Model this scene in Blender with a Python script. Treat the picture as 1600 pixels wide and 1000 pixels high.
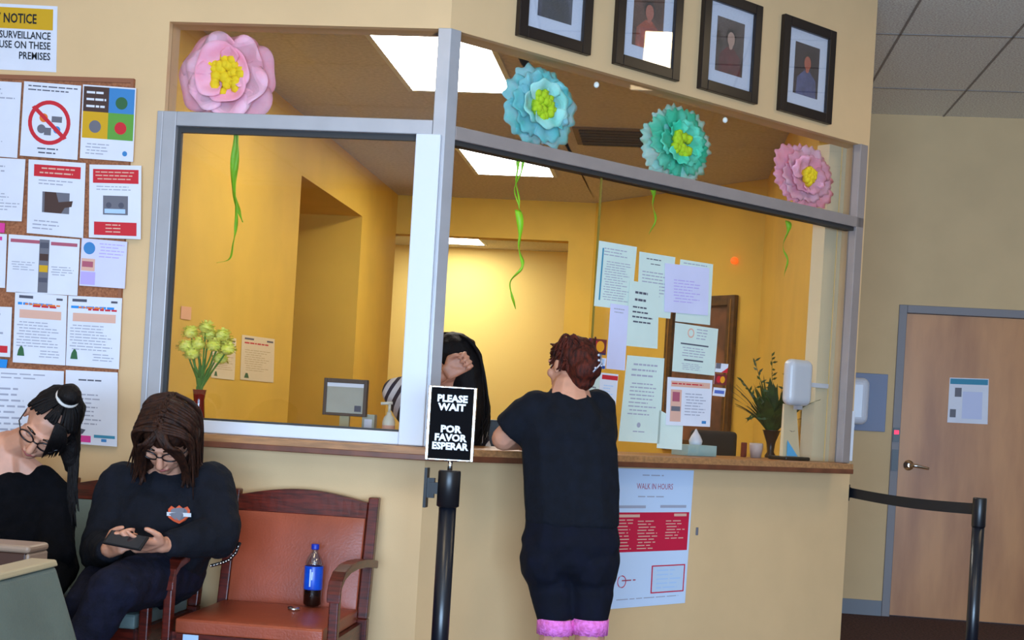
import bpy, bmesh, math, random
from mathutils import Vector, Matrix, Quaternion
random.seed(7)
V = Vector
for o in list(bpy.data.objects): bpy.data.objects.remove(o)
S = bpy.context.scene
COL = S.collection
# ------------------------------------------------------------------ camera
EYE = 1.24; F_PX = 2150.0; YAW = math.radians(6.63); ROLL = 0.059
fwd = V((-math.sin(YAW), math.cos(YAW), 0)); rgt = V((math.cos(YAW), math.sin(YAW), 0)); up = V((0, 0, 1))
Rc = (rgt*math.cos(ROLL) + up*math.sin(ROLL)); Uc = (-rgt*math.sin(ROLL) + up*math.cos(ROLL))
CAM = V((0, 0, EYE))
cd = bpy.data.cameras.new('camera'); cam = bpy.data.objects.new('camera', cd); COL.objects.link(cam)
cd.sensor_width = 36; cd.sensor_fit = 'HORIZONTAL'; cd.lens = F_PX/1600*36; cd.shift_y = 150/1600; cd.clip_start = .05
M4 = Matrix.Identity(4)
for i, a in enumerate((Rc, Uc, -fwd)):
    for j in range(3): M4[j][i] = a[j]
M4.translation = CAM; cam.matrix_world = M4
S.camera = cam
# ------------------------------------------------------------------ world, daylight, exposure
S.view_settings.view_transform = 'Standard'; S.view_settings.look = 'None'
S.view_settings.gamma = 1; S.view_settings.use_curve_mapping = False
S.view_settings.exposure = 0.15
w = bpy.data.worlds.new('sky'); S.world = w; w.use_nodes = True
w.node_tree.nodes['Background'].inputs[0].default_value = (.55, .72, 1, 1)
w.node_tree.nodes['Background'].inputs[1].default_value = 1.0
def area(name, loc, direction, sx, sy, power, color):
    l = bpy.data.lights.new(name, 'AREA'); l.shape = 'RECTANGLE'; l.size = sx; l.size_y = sy; l.energy = power; l.color = color
    o = bpy.data.objects.new(name, l); COL.objects.link(o); o.location = loc
    o.rotation_euler = V(direction).to_track_quat('-Z', 'Y').to_euler(); return o
# daylight entering through the storefront windows behind the photographer
area('daylight', (.8, -3.35, 1.15), (0, 1, -.06), 5.6, 1.8, 800, (.47, .70, 1))

def ray(px, py):
    return (fwd*F_PX + Rc*(px-800) + Uc*(650-py)) / F_PX          # depth 1 along fwd
def W(px, py, Z): return CAM + ray(px, py)*Z
def hit(px, py, p0, n):
    r = ray(px, py); return CAM + r*((p0-CAM).dot(n)/r.dot(n))
class Fr:
    def __init__(s, o, u, n): s.o, s.u, s.n = V(o), V(u).normalized(), V(n).normalized()
    def p(s, u, d, z): return s.o + s.u*u + s.n*d + V((0, 0, z))
    def uz(s, px, py, d=0):
        q = hit(px, py, s.o + s.n*d, s.n) - s.o
        return q.dot(s.u), q.z
C0 = W(704, 42, 5.375); C0.z = 0
FA = Fr(C0, (1, 0, 0), (0, -1, 0))
AB = math.radians(46.2); uB = V((math.cos(AB), math.sin(AB), 0))
FB = Fr(C0, uB, (uB.y, -uB.x, 0))
dw = W(1405, 480, 9.6); FD = Fr((dw.x, dw.y, 0), (1, 0, 0), (0, -1, 0))     # wall with the door
# ------------------------------------------------------------------ materials
def lin(c):
    return tuple((x/255/12.92 if x/255 <= .04045 else ((x/255+.055)/1.055)**2.4) for x in c) + (1,)
MATS = {}
def mat(name, rgb, rough=.6, metal=0, noise=0, nscale=8, bump=0, bscale=60, spec=.5, emit=None, sheen=0, trans=0, stretch=None, rgb2=None, alpha=None):
    if name in MATS: return MATS[name]
    m = bpy.data.materials.new(name); m.use_nodes = True; nt = m.node_tree; b = nt.nodes['Principled BSDF']
    b.inputs['Base Color'].default_value = lin(rgb); b.inputs['Roughness'].default_value = rough
    b.inputs['Metallic'].default_value = metal; b.inputs['Specular IOR Level'].default_value = spec
    if sheen: b.inputs['Sheen Weight'].default_value = sheen
    if trans: b.inputs['Subsurface Weight'].default_value = trans; b.inputs['Subsurface Scale'].default_value = .02
    tc = nt.nodes.new('ShaderNodeTexCoord'); mp = nt.nodes.new('ShaderNodeMapping'); nt.links.new(tc.outputs['Object'], mp.inputs[0])
    if stretch: mp.inputs['Scale'].default_value = stretch
    if noise or rgb2:
        n = nt.nodes.new('ShaderNodeTexNoise'); n.inputs['Scale'].default_value = nscale; n.inputs['Detail'].default_value = 5
        nt.links.new(mp.outputs[0], n.inputs['Vector'])
        r = nt.nodes.new('ShaderNodeValToRGB'); nt.links.new(n.outputs['Fac'], r.inputs[0])
        c2 = rgb2 or tuple(max(0, x*(1-noise)) for x in rgb); c1 = rgb if rgb2 else tuple(min(255, x*(1+noise)) for x in rgb)
        r.color_ramp.elements[0].position = .35; r.color_ramp.elements[1].position = .65
        r.color_ramp.elements[0].color = lin(c2); r.color_ramp.elements[1].color = lin(c1)
        nt.links.new(r.outputs[0], b.inputs['Base Color'])
    if bump:
        n2 = nt.nodes.new('ShaderNodeTexNoise'); n2.inputs['Scale'].default_value = bscale; n2.inputs['Detail'].default_value = 4
        nt.links.new(mp.outputs[0], n2.inputs['Vector'])
        bp = nt.nodes.new('ShaderNodeBump'); bp.inputs['Strength'].default_value = bump; bp.inputs['Distance'].default_value = .01
        nt.links.new(n2.outputs['Fac'], bp.inputs['Height']); nt.links.new(bp.outputs[0], b.inputs['Normal'])
    if emit:
        b.inputs['Emission Color'].default_value = lin(rgb); b.inputs['Emission Strength'].default_value = emit
    MATS[name] = m; return m
def glass_mat(name, tint=(247, 247, 246), fac=.06):
    if name in MATS: return MATS[name]
    m = bpy.data.materials.new(name); m.use_nodes = True; nt = m.node_tree; nt.nodes.clear()
    o = nt.nodes.new('ShaderNodeOutputMaterial'); t = nt.nodes.new('ShaderNodeBsdfTransparent'); g = nt.nodes.new('ShaderNodeBsdfGlossy')
    t.inputs[0].default_value = lin(tint); g.inputs['Roughness'].default_value = .02; g.inputs[0].default_value = (1, 1, 1, 1)
    f = nt.nodes.new('ShaderNodeLayerWeight'); f.inputs['Blend'].default_value = .5
    p = nt.nodes.new('ShaderNodeMath'); p.operation = 'POWER'; p.inputs[1].default_value = 5; nt.links.new(f.outputs['Facing'], p.inputs[0])
    q = nt.nodes.new('ShaderNodeMath'); q.operation = 'MULTIPLY_ADD'; q.inputs[1].default_value = .8; q.inputs[2].default_value = fac*.5; nt.links.new(p.outputs[0], q.inputs[0])
    mx = nt.nodes.new('ShaderNodeMixShader'); nt.links.new(q.outputs[0], mx.inputs[0])
    nt.links.new(t.outputs[0], mx.inputs[1]); nt.links.new(g.outputs[0], mx.inputs[2]); nt.links.new(mx.outputs[0], o.inputs[0])
    MATS[name] = m; return m
wallM = mat('cream_wall_paint', (224, 186, 137), .7, noise=.015, nscale=3, bump=.05, bscale=250)
offM = mat('yellow_office_paint', (227, 184, 70), .7, noise=.03, nscale=2, bump=.05, bscale=200)
woodM = mat('counter_oak', (168, 118, 74), .45, noise=.1, nscale=10, stretch=(1, 8, 8), bump=.05)
woodE = mat('counter_edge_walnut', (110, 62, 40), .4, noise=.1, nscale=12)
aluM = mat('satin_aluminium', (176, 174, 178), .4, metal=.25, noise=.02)
whiteF = mat('white_enamel_frame', (222, 226, 236), .4)
darkG = mat('dark_gasket', (48, 46, 46), .6)
cherry = mat('cherry_wood', (84, 26, 16), .32, noise=.25, nscale=14, stretch=(1, 1, 8), bump=.05)
paper = mat('white_paper', (226, 226, 236), .75, noise=.01)
paperC = mat('pale_green_paper', (214, 228, 218), .7, noise=.01)
paperL = mat('lavender_paper', (214, 212, 240), .7, noise=.01)
ink = mat('grey_print', (168, 168, 184), .8); inkD = mat('black_print', (84, 84, 98), .8); inkT = mat('title_black_print', (26, 26, 32), .8)
redI = mat('red_print', (206, 34, 48), .7); crim = mat('crimson_print', (204, 16, 60), .7)
glassM = glass_mat('clear_glass')
blackP = mat('black_plastic', (22, 22, 26), .35)
skinM = mat('skin', (206, 146, 118), .5, noise=.04, nscale=20, trans=.08)
chromeM = mat('chrome', (225, 228, 232), .15, metal=1)
# ------------------------------------------------------------------ mesh helpers
class MB:
    def __init__(s): s.b = bmesh.new(); s.m = []
    def mi(s, m):
        if m not in s.m: s.m.append(m)
        return s.m.index(m)
    def face(s, pts, m, smooth=False):
        vs = [s.b.verts.new(p) for p in pts]
        f = s.b.faces.new(vs); f.material_index = s.mi(m); f.smooth = smooth; return f
    def box8(s, P, m):      # P: 8 points, bottom 4 ccw, top 4 ccw
        v = [s.b.verts.new(p) for p in P]; k = s.mi(m)
        for q in ((0, 3, 2, 1), (4, 5, 6, 7), (0, 1, 5, 4), (1, 2, 6, 5), (2, 3, 7, 6), (3, 0, 4, 7)):
            s.b.faces.new([v[i] for i in q]).material_index = k
    def fbox(s, fr, u0, u1, d0, d1, z0, z1, m):
        s.box8([fr.p(u0, d0, z0), fr.p(u0, d1, z0), fr.p(u1, d1, z0), fr.p(u1, d0, z0),
                fr.p(u0, d0, z1), fr.p(u0, d1, z1), fr.p(u1, d1, z1), fr.p(u1, d0, z1)], m)
    def box(s, x0, x1, y0, y1, z0, z1, m):
        s.box8([V(p) for p in ((x0, y0, z0), (x1, y0, z0), (x1, y1, z0), (x0, y1, z0), (x0, y0, z1), (x1, y0, z1), (x1, y1, z1), (x0, y1, z1))], m)
    def prism(s, pts, z0, z1, m):
        a = [s.b.verts.new((p[0], p[1], z0)) for p in pts]; c = [s.b.verts.new((p[0], p[1], z1)) for p in pts]; k = s.mi(m); n = len(pts)
        s.b.faces.new(a[::-1]).material_index = k; s.b.faces.new(c).material_index = k
        for i in range(n): s.b.faces.new((a[i], a[(i+1) % n], c[(i+1) % n], c[i])).material_index = k
    def tube(s, pts, rs, m, n=12, cap=True):
        pts = [V(p) for p in pts]
        if not hasattr(rs, '__len__'): rs = [rs]*len(pts)
        k = s.mi(m); rings = []; ref = None
        for i, p in enumerate(pts):
            t = (pts[min(i+1, len(pts)-1)] - pts[max(i-1, 0)]).normalized()
            if ref is None:
                ref = V((0, 0, 1)) if abs(t.z) < .9 else V((1, 0, 0))
            a = (ref - t*ref.dot(t)).normalized(); bb = t.cross(a); ref = a
            rings.append([s.b.verts.new(p + (a*math.cos(x) + bb*math.sin(x))*rs[i]) for x in [2*math.pi*j/n for j in range(n)]])
        for i in range(len(rings)-1):
            for j in range(n):
                f = s.b.faces.new((rings[i][j], rings[i][(j+1) % n], rings[i+1][(j+1) % n], rings[i+1][j])); f.material_index = k; f.smooth = True
        if cap:
            s.b.faces.new(rings[0][::-1]).material_index = k; s.b.faces.new(rings[-1]).material_index = k
    def lathe(s, o, prof, m, n=24, axis=None):   # prof: (r,z)
        o = V(o); k = s.mi(m); rings = []
        A = axis or Matrix.Identity(3)
        for r, z in prof:
            rings.append([s.b.verts.new(o + A @ V((r*math.cos(x), r*math.sin(x), z))) for x in [2*math.pi*j/n for j in range(n)]])
        for i in range(len(rings)-1):
            for j in range(n):
                f = s.b.faces.new((rings[i][j], rings[i][(j+1) % n], rings[i+1][(j+1) % n], rings[i+1][j])); f.material_index = k; f.smooth = True
        if prof[0][0] > 1e-5: s.b.faces.new(rings[0][::-1]).material_index = k
        if prof[-1][0] > 1e-5: s.b.faces.new(rings[-1]).material_index = k
    def ball(s, c, r, m, sub=2, rot=None):
        k = s.mi(m); r = V((r, r, r)) if not hasattr(r, '__len__') else V(r)
        g = bmesh.ops.create_icosphere(s.b, subdivisions=sub, radius=1)
        for v in g['verts']:
            p = V((v.co.x*r.x, v.co.y*r.y, v.co.z*r.z)); v.co = V(c) + (rot @ p if rot else p)
            for f in v.link_faces: f.material_index = k; f.smooth = True
    def build(s, name, parent=None, bevel=0, loc=None, seg=2, recalc=True):
        if recalc: bmesh.ops.recalc_face_normals(s.b, faces=s.b.faces[:])
        me = bpy.data.meshes.new(name); s.b.to_mesh(me); s.b.free()
        for m in s.m: me.materials.append(m)
        o = bpy.data.objects.new(name, me); COL.objects.link(o)
        if parent is not None:
            o.parent = parent
            o.matrix_parent_inverse = Matrix.Translation(-parent.location) if not parent.get('_loc') else Matrix.Identity(4)
        if bevel:
            bv = o.modifiers.new('bevel', 'BEVEL'); bv.width = bevel; bv.segments = seg; bv.limit_method = 'ANGLE'; bv.angle_limit = math.radians(40)
        return o
def tag(o, label=None, cat=None, group=None, kind=None):
    if label: o['label'] = label
    if cat: o['category'] = cat
    if group: o['group'] = group
    if kind: o['kind'] = kind
    return o
def struct(o): o['kind'] = 'structure'; return o
def empty(name, loc, label=None, cat=None, group=None):
    o = bpy.data.objects.new(name, None); COL.objects.link(o); o.location = loc; o.empty_display_size = .1
    return tag(o, label, cat, group)
def text_polys(txt, size, bold=0.0, align='CENTER'):
    c = bpy.data.curves.new('t', 'FONT'); c.body = txt; c.size = size; c.align_x = align; c.offset = bold; c.resolution_u = 2
    c.space_line = .95
    o = bpy.data.objects.new('t', c); COL.objects.link(o); dg = bpy.context.evaluated_depsgraph_get(); dg.update()
    me = o.evaluated_get(dg).to_mesh()
    vs = [v.co.copy() for v in me.vertices]; fs = [list(p.vertices) for p in me.polygons]
    o.evaluated_get(dg).to_mesh_clear(); bpy.data.objects.remove(o); bpy.data.curves.remove(c)
    return vs, fs
# ------------------------------------------------------------------ room shell
H1, H2 = 3.5, 3.2                      # waiting room / office ceilings
ZC0, ZC1 = 1.062, 1.10                 # counter
OPT = 2.735                            # top of the openings
uWL = FA.uz(266, 22)[0]                # left edge of window opening
uBR = FB.uz(1353, 232)[0]; LB = FB.uz(1358, 232)[0]
XL, XR, YB = -4.6, 5.2, -3.4
m = MB()
m.fbox(FA, XL-C0.x, uWL, -.12, 0, 0, H1+.3, wallM)
m.fbox(FA, uWL, 0, -.12, 0, 0, ZC0, wallM); m.fbox(FA, uWL, 0, -.12, 0, OPT, H1+.3, wallM)
struct(m.build('wall_front'))
m = MB()
m.fbox(FB, 0, LB, -.12, 0, 0, ZC0, wallM); m.fbox(FB, 0, LB, -.12, 0, OPT, H1+.3, wallM)
m.fbox(FB, uBR, LB, -.12, 0, ZC0, OPT, wallM)
struct(m.build('wall_angled'))
# office polygon
pBend = FB.p(LB-.15, -.205, 0)
P2 = W(1200, 280, 10.7); P1 = W(932, 312, 12.4); P0 = W(600, 300, 12.4)
def flat(p): return V((p.x, p.y, 0))
P2, P1 = flat(P2), flat(P1)
yBack = P1.y
def wallseg(name, a, b, z0, z1, mt, t=.12, side=1):
    a, b = flat(a), flat(b); u = (b-a).normalized(); n = V((u.y, -u.x, 0))*side
    fr = Fr(a, u, n); mm = MB(); mm.fbox(fr, 0, (b-a).length, -t, 0, z0, z1, mt); return fr, mm
fr_r1, m = wallseg('x', pBend, P2, 0, H1+.3, offM, side=-1)
m.fbox(fr_r1, 0, (P2-flat(pBend)).length, -.125, -.12, 0, H1+.3, wallM)
# cream jamb return just inside the angled window
struct(m.build('wall_office_right'))
fr_r2, m = wallseg('x', P2, P1, 0, H2+.1, offM, side=-1); struct(m.build('wall_office_picture'))
m = MB()
jy = FB
pj0 = FB.p(uBR-.02, -.12, 0); pj1 = FB.p(uBR-.02, -.42, 0)
# back wall with wide opening to the back room
xo1 = hit(887, 400, P1, V((0, 1, 0))).x; zo = hit(800, 373, P1, V((0, 1, 0))).z
xo0 = xo1 - 1.75
FBk = Fr((P1.x, P1.y, 0), (1, 0, 0), (0, -1, 0))
m = MB()
m.fbox(FBk, xo1-P1.x, .3, -.15, 0, 0, H2+.1, offM)
m.fbox(FBk, xo0-P1.x, xo1-P1.x, -.15, 0, zo, H2+.1, offM)
m.fbox(FBk, -5.2, xo0-P1.x, -.15, 0, 0, H2+.1, offM)
struct(m.build('wall_office_back'))
# left office wall with a header over a side passage
xl = hit(512, 212, V((0, 0, H2)), V((0, 0, 1))).x
yA = C0.y
yo = hit(470, 300, V((xl, 0, 0)), V((1, 0, 0))).y; zl = hit(470, 273, V((xl, 0, 0)), V((1, 0, 0))).z
ye = hit(566, 343, V((xl, 0, 0)), V((1, 0, 0))).y
print('left', xl, yo, ye, zl, 'back', yBack, 'yA', yA, 'zo', zo)
m = MB()
m.box(xl-.12, xl, yA+.12, yo, 0, H2+.1, offM)
m.box(xl-.12, xl, yo, ye, zl, H2+.1, offM)
m.box(xl-.12, xl, ye, yBack, 0, H2+.1, offM)
struct(m.build('wall_office_left'))
m = MB(); m.box(xl-2.0, xl-1.88, yo-.12, ye+.12, 0, H2, offM); m.box(xl-1.88, xl-.12, ye, ye+.12, 0, H2, offM); m.box(xl-1.88, xl-.12, yo-.12, yo, 0, H2, offM)
m.box(xl-1.88, xl-.12, yo, ye, zl+.0, zl+.1, offM)
struct(m.build('wall_office_passage'))
yR = W(705, 392, 16.35).y
offB = mat('bright_back_room_yellow', (246, 218, 130), .7)  # paler copy of the office yellow; the room's brightness is put into the colour
m = MB(); m.box(-4.2, 1.6, yR, yR+.12, 0, H2+.1, offB); m.box(-4.3, -4.2, yBack+.15, yR, 0, H2+.1, offB)
m.box(xo1+.10, xo1+.2, yBack+.15, yR, 0, H2+.1, offM)
struct(m.build('wall_back_room'))
ceilO = mat('office_ceiling_tile', (200, 192, 188), .85, noise=.05, nscale=40)
ceilW = mat('acoustic_ceiling_tile', (240, 228, 216), .9, noise=.12, nscale=90, bump=.2, bscale=150)
carpet = mat('dark_carpet', (74, 48, 44), .95, noise=.3, nscale=60, bump=.3, bscale=300)
m = MB(); m.prism([(xl-2, yA+.12), (C0.x, yA+.12), tuple(FB.p(.02, -.12, 0).xy), tuple(FB.p(LB, -.12, 0).xy), tuple(P2.xy), tuple(P1.xy), (P1.x, yR), (-4.2, yR), (-4.2, yBack), (xl-2, yBack)], H2, H2+.05, ceilO)
struct(m.build('ceiling_office'))
m = MB(); m.box(XL, 7.2, YB, FD.o.y+.2, H1, H1+.08, ceilW)
gm = mat('ceiling_grid', (140, 132, 126), .6)
y = YB + .3
while y < FD.o.y: m.box(XL, 7.2, y-.006, y+.006, H1-.004, H1, gm); y += 1.22
x = XL + .25
while x < 7.2: m.box(x-.006, x+.006, YB, FD.o.y, H1-.004, H1, gm); x += .61
struct(m.build('ceiling'))
m = MB(); m.box(-6.5, 7.2, YB-.1, 19, -.1, 0, carpet); struct(m.build('floor'))
# far wall with the door
xd = FD.o.x
fdL = 0; doorW = .97
zT = FD.uz(1405, 476)[1]
farM = mat('tan_wall_paint', (212, 180, 134), .75, noise=.015, nscale=3)
xw0 = fr_r1.o.x - .1 - xd
m = MB()
m.fbox(FD, xw0+.2, 0, -.12, 0, 0, H1, farM); m.fbox(FD, 0, doorW+.1, -.12, 0, zT, H1, farM); m.fbox(FD, doorW+.1, 4.0, -.12, 0, 0, H1, farM)
struct(m.build('wall_far'))
grayP = mat('grey_door_frame', (128, 122, 124), .5)
m = MB(); m.fbox(FD, 0, .055, -.1, .015, 0, zT, grayP); m.fbox(FD, doorW+.045, doorW+.1, -.1, .015, 0, zT, grayP); m.fbox(FD, .055, doorW+.045, -.1, .015, zT-.055, zT, grayP)
dr = empty('door_1', FD.p(.5, -.02, 0)); struct(dr)
m.build('door_frame', dr, bevel=.003)
birch = mat('birch_veneer', (198, 136, 80), .4, rgb2=(166, 106, 58), nscale=2.2, stretch=(2.5, 1, .5), bump=.03)
m = MB(); m.fbox(FD, .058, doorW+.042, -.06, -.015, .01, zT-.058, birch); dl = m.build('door_leaf', dr)
hz = FD.uz(1420, 727)
m = MB(); c = FD.p(hz[0], -.01, hz[1]); ax = Matrix.Rotation(math.pi/2, 3, 'X')
m.lathe(FD.p(hz[0], -.015, hz[1]), [(.036, 0), (.036, .012), (.016, .018), (.013, .05)], chromeM, axis=ax)
m.tube([FD.p(hz[0], .035, hz[1]), FD.p(hz[0]+.04, .042, hz[1]), FD.p(hz[0]+.13, .042, hz[1]-.015)], [.014, .012, .009], chromeM)
m.build('door_handle', dl)
m = MB(); m.fbox(FD, .006, .048, .015, .028, FD.uz(1392, 735)[1], FD.uz(1392, 702)[1], blackP); m.build('strike_plate', dr)
m = MB(); m.fbox(FD, .006, .048, .015, .03, FD.uz(1393, 690)[1], FD.uz(1393, 668)[1], blackP)
m.fbox(FD, .012, .042, .03, .033, FD.uz(1393, 678)[1], FD.uz(1393, 672)[1], mat('red_lamp', (255, 40, 70), emit=2.5)); m.build('lock_indicator', dr)
baseM = mat('grey_vinyl_base', (122, 126, 134), .6)
m = MB(); m.fbox(FD, xw0+.21, -.002, 0, .012, 0, .105, baseM); struct(m.build('baseboard_far'))
m = MB(); m.fbox(FA, XL-C0.x, 0, 0, .01, 0, .1, baseM); struct(m.build('baseboard_front'))
m = MB(); m.fbox(FB, .01, LB, 0, .01, 0, .1, baseM); struct(m.build('baseboard_angled'))
# remaining walls of the waiting room
m = MB(); m.box(XL-.12, XL, YB, yA, 0, H1, wallM); struct(m.build('wall_left'))
m = MB(); m.box(7.0, 7.12, YB, FD.o.y, 0, H1, wallM); struct(m.build('wall_right'))
m = MB(); m.box(XL, 7.2, YB-.12, YB, 0, .25, wallM); m.box(XL, 7.2, YB-.12, YB, 2.45, H1, wallM)
m.box(XL, -2.1, YB-.12, YB, .25, 2.45, wallM); m.box(3.7, 7.2, YB-.12, YB, .25, 2.45, wallM); struct(m.build('wall_back'))
m = MB()
for x in (-2.1, -.65, .8, 2.25, 3.7): m.box(x-.03, x+.03, YB-.09, YB-.02, .25, 2.45, aluM)
m.box(-2.1, 3.7, YB-.09, YB-.02, .25, .3, aluM); m.box(-2.1, 3.7, YB-.09, YB-.02, 2.4, 2.45, aluM)
w3 = empty('window_3', (.8, YB, 0)); struct(w3); m.build('window_frame', w3)
# ------------------------------------------------------------------ counter top
m = MB()
def off(fr, u, d): p = fr.p(u, d, 0); return (p.x, p.y)
uc0 = FA.uz(244, 690)[0]; ucE = FB.uz(1334, 725, .13)[0]
k = math.tan(AB/2)
pts = [off(FA, uc0, .12), off(FA, .12*k, .12), off(FB, ucE, .13), off(FB, ucE, .001), off(FB, uBR-.001, .001), off(FB, uBR-.001, -.062), off(FB, uBR-.08, -.42), off(FA, -.42*k, -.42), off(FA, uWL+.0, -.42), off(FA, uWL, 0), off(FA, uc0, 0)]
m.prism(pts, ZC0, ZC1, woodM)
pts2 = [off(FA, uc0, .122), off(FA, .122*k, .122), off(FB, ucE, .132), off(FB, ucE, .10), off(FA, .10*k, .10), off(FA, uc0, .10)]
m.prism(pts2, ZC0-.012, ZC0+.012, woodE)
ct = m.build('counter_top', bevel=.003); tag(ct, 'oak laminate counter ledge running below both reception windows', 'counter')
# ------------------------------------------------------------------ window frames
zr = (2.318, 2.375)
w1 = empty('window_1', FA.p((uWL)/2, 0, ZC1)); struct(w1)
m = MB()
uj0, uj1 = FA.uz(246, 500)[0], FA.uz(270, 500)[0]
m.fbox(FA, uWL, uWL+.055, -.08, .012, ZC1, zr[1], aluM)
m.fbox(FA, uWL+.055, -.046, -.08, .012, zr[0], zr[1], aluM)
m.fbox(FA, uWL-.025, uWL, .001, .012, ZC1, zr[1], aluM)
m.build('window_frame', w1, bevel=.003)
m = MB()
ux0, ux1 = FA.uz(640, 400, .02)[0], FA.uz(679, 400, .02)[0]
zb = 1.152
m.fbox(FA, ux0, ux1, -.01, .035, ZC1+.002, zr[0]-.002, whiteF)
m.fbox(FA, uWL+.056, ux0, -.01, .03, ZC1+.002, zb, whiteF)
m.build('sliding_sash', w1, bevel=.004)
m = MB()
m.fbox(FA, uWL+.057, ux0, -.03, -.012, zr[0]-.022, zr[0]-.001, darkG); m.fbox(FA, uWL+.057, uWL+.072, -.03, -.011, zb, zr[0]-.022, darkG)
m.fbox(FA, uWL+.072, ux0, -.03, -.012, zb-.002, zb+.008, darkG)
m.build('gasket', w1)
m = MB(); m.fbox(FA, uWL+.06, ux0+.01, -.022, -.016, zb-.01, zr[0]-.005, glassM); m.build('lower_pane', w1)
m = MB(); m.fbox(FA, uWL, -.03, -.04, -.034, zr[1], OPT, glassM); m.build('upper_pane', w1)
# corner post
m = MB(); q = .045
pp = [off(FA, -q, .014), off(FA, .014*k, .014), off(FB, q, .014), off(FB, q, -.07), off(FA, -.07*k, -.07), off(FA, -q, -.07)]
m.prism(pp, ZC1, OPT, aluM); struct(m.build('trim_1', bevel=.003))
aluT = mat('bronze_grey_aluminium', (158, 146, 142), .4, metal=.2, noise=.02)
w2 = empty('window_2', FB.p(LB/2, 0, ZC1)); struct(w2)
m = MB(); zr2 = (2.308, 2.362)
m.fbox(FB, q, uBR, -.07, .014, zr2[0], zr2[1], aluT)
m.fbox(FB, uBR-.06, uBR-.0, -.038, .014, ZC1, OPT, aluT)
m.build('window_frame', w2, bevel=.003)
m = MB(); m.fbox(FB, q, uBR-.061, -.05, .0, zr2[0]-.018, zr2[0]-.001, darkG); m.build('gasket', w2)
m = MB(); uP = FB.uz(928, 500, -.03)[0]
m.fbox(FB, q, uBR-.060, -.034, -.028, zr2[1], OPT, glassM); m.build('upper_pane', w2)
m = MB(); m.fbox(FB, uP, uBR-.060, -.034, -.028, ZC1+.001, zr2[0]-.018, glassM)
edge = mat('glass_edge', (140, 120, 50), .2)
m.fbox(FB, uP-.008, uP, -.034, -.028, ZC1+.001, zr2[0]-.018, edge); m.build('fixed_pane', w2)
m = MB(); cl = mat('clear_clip', (235, 235, 225), .3)
for px, py in ((930, 133), (1131, 188)):
    u, z = FB.uz(px, py, -.028); m.ball(FB.p(u, -.02, z), (.012, .008, .014), cl, 2)
m.build('glass_clip', w2)
# cream inner return at the right end of the angled window
m = MB(); m.fbox(FB, uBR-.14, LB, -.20, -.121, ZC1+.001, OPT, mat('cream_inner_wall', (232, 214, 178), .7)); struct(m.build('trim_2'))
# ------------------------------------------------------------------ ceiling troffers (office) and in the waiting room
emi = mat('troffer_diffuser', (255, 250, 238), emit=19.0)
def troffer(cx, y0, y1, z, wd, label, group=None, e=emi):
    t = empty('ceiling_light', (cx, (y0+y1)/2, z), label, 'ceiling light', group)
    mm = MB(); mm.box(cx-wd/2-.03, cx+wd/2+.03, y0-.03, y0, z-.012, z-.001, whiteF); mm.box(cx-wd/2-.03, cx+wd/2+.03, y1, y1+.03, z-.012, z-.001, whiteF)
    mm.box(cx-wd/2-.03, cx-wd/2, y0, y1, z-.012, z-.001, whiteF); mm.box(cx+wd/2, cx+wd/2+.03, y0, y1, z-.012, z-.001, whiteF); mm.build('frame', t)
    mm = MB(); mm.box(cx-wd/2, cx+wd/2, y0, y1, z-.008, z-.002, e); mm.build('diffuser', t)
def onC(px, py, z): return hit(px, py, V((0, 0, z)), V((0, 0, 1)))
a = onC(645, 138, H2); troffer(a.x+.305, a.y-1.22, a.y, H2, .61, 'white ceiling light nearest the upper left window pane, cut by the corner post')
a = onC(748, 270, H2); troffer(a.x+.305, a.y-1.22, a.y, H2, .61, 'white ceiling light seen just under the metal rail beside a green ribbon')
a = onC(758, 382, H2); troffer(a.x-.31, a.y-1.0, a.y, H2, .61, 'small far ceiling light in the back room, beyond the doorway')
# air vent in the office ceiling
a = onC(895, 200, H2); v = empty('ceiling_vent', (a.x+.25, a.y+.2, H2), 'dark slatted air vent in the office ceiling between the two teal flowers', 'air vent')
m = MB(); m.box(a.x, a.x+.6, a.y-.05, a.y+.5, H2-.012, H2-.001, mat('vent_metal', (120, 95, 60), .6)); m.build('frame', v)
m = MB()
for i in range(6): m.box(a.x+.04, a.x+.56, a.y+i*.09-.01, a.y+i*.09+.03, H2-.02, H2-.012, mat('vent_dark', (50, 36, 24), .7))
m.build('slat', v)
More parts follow.
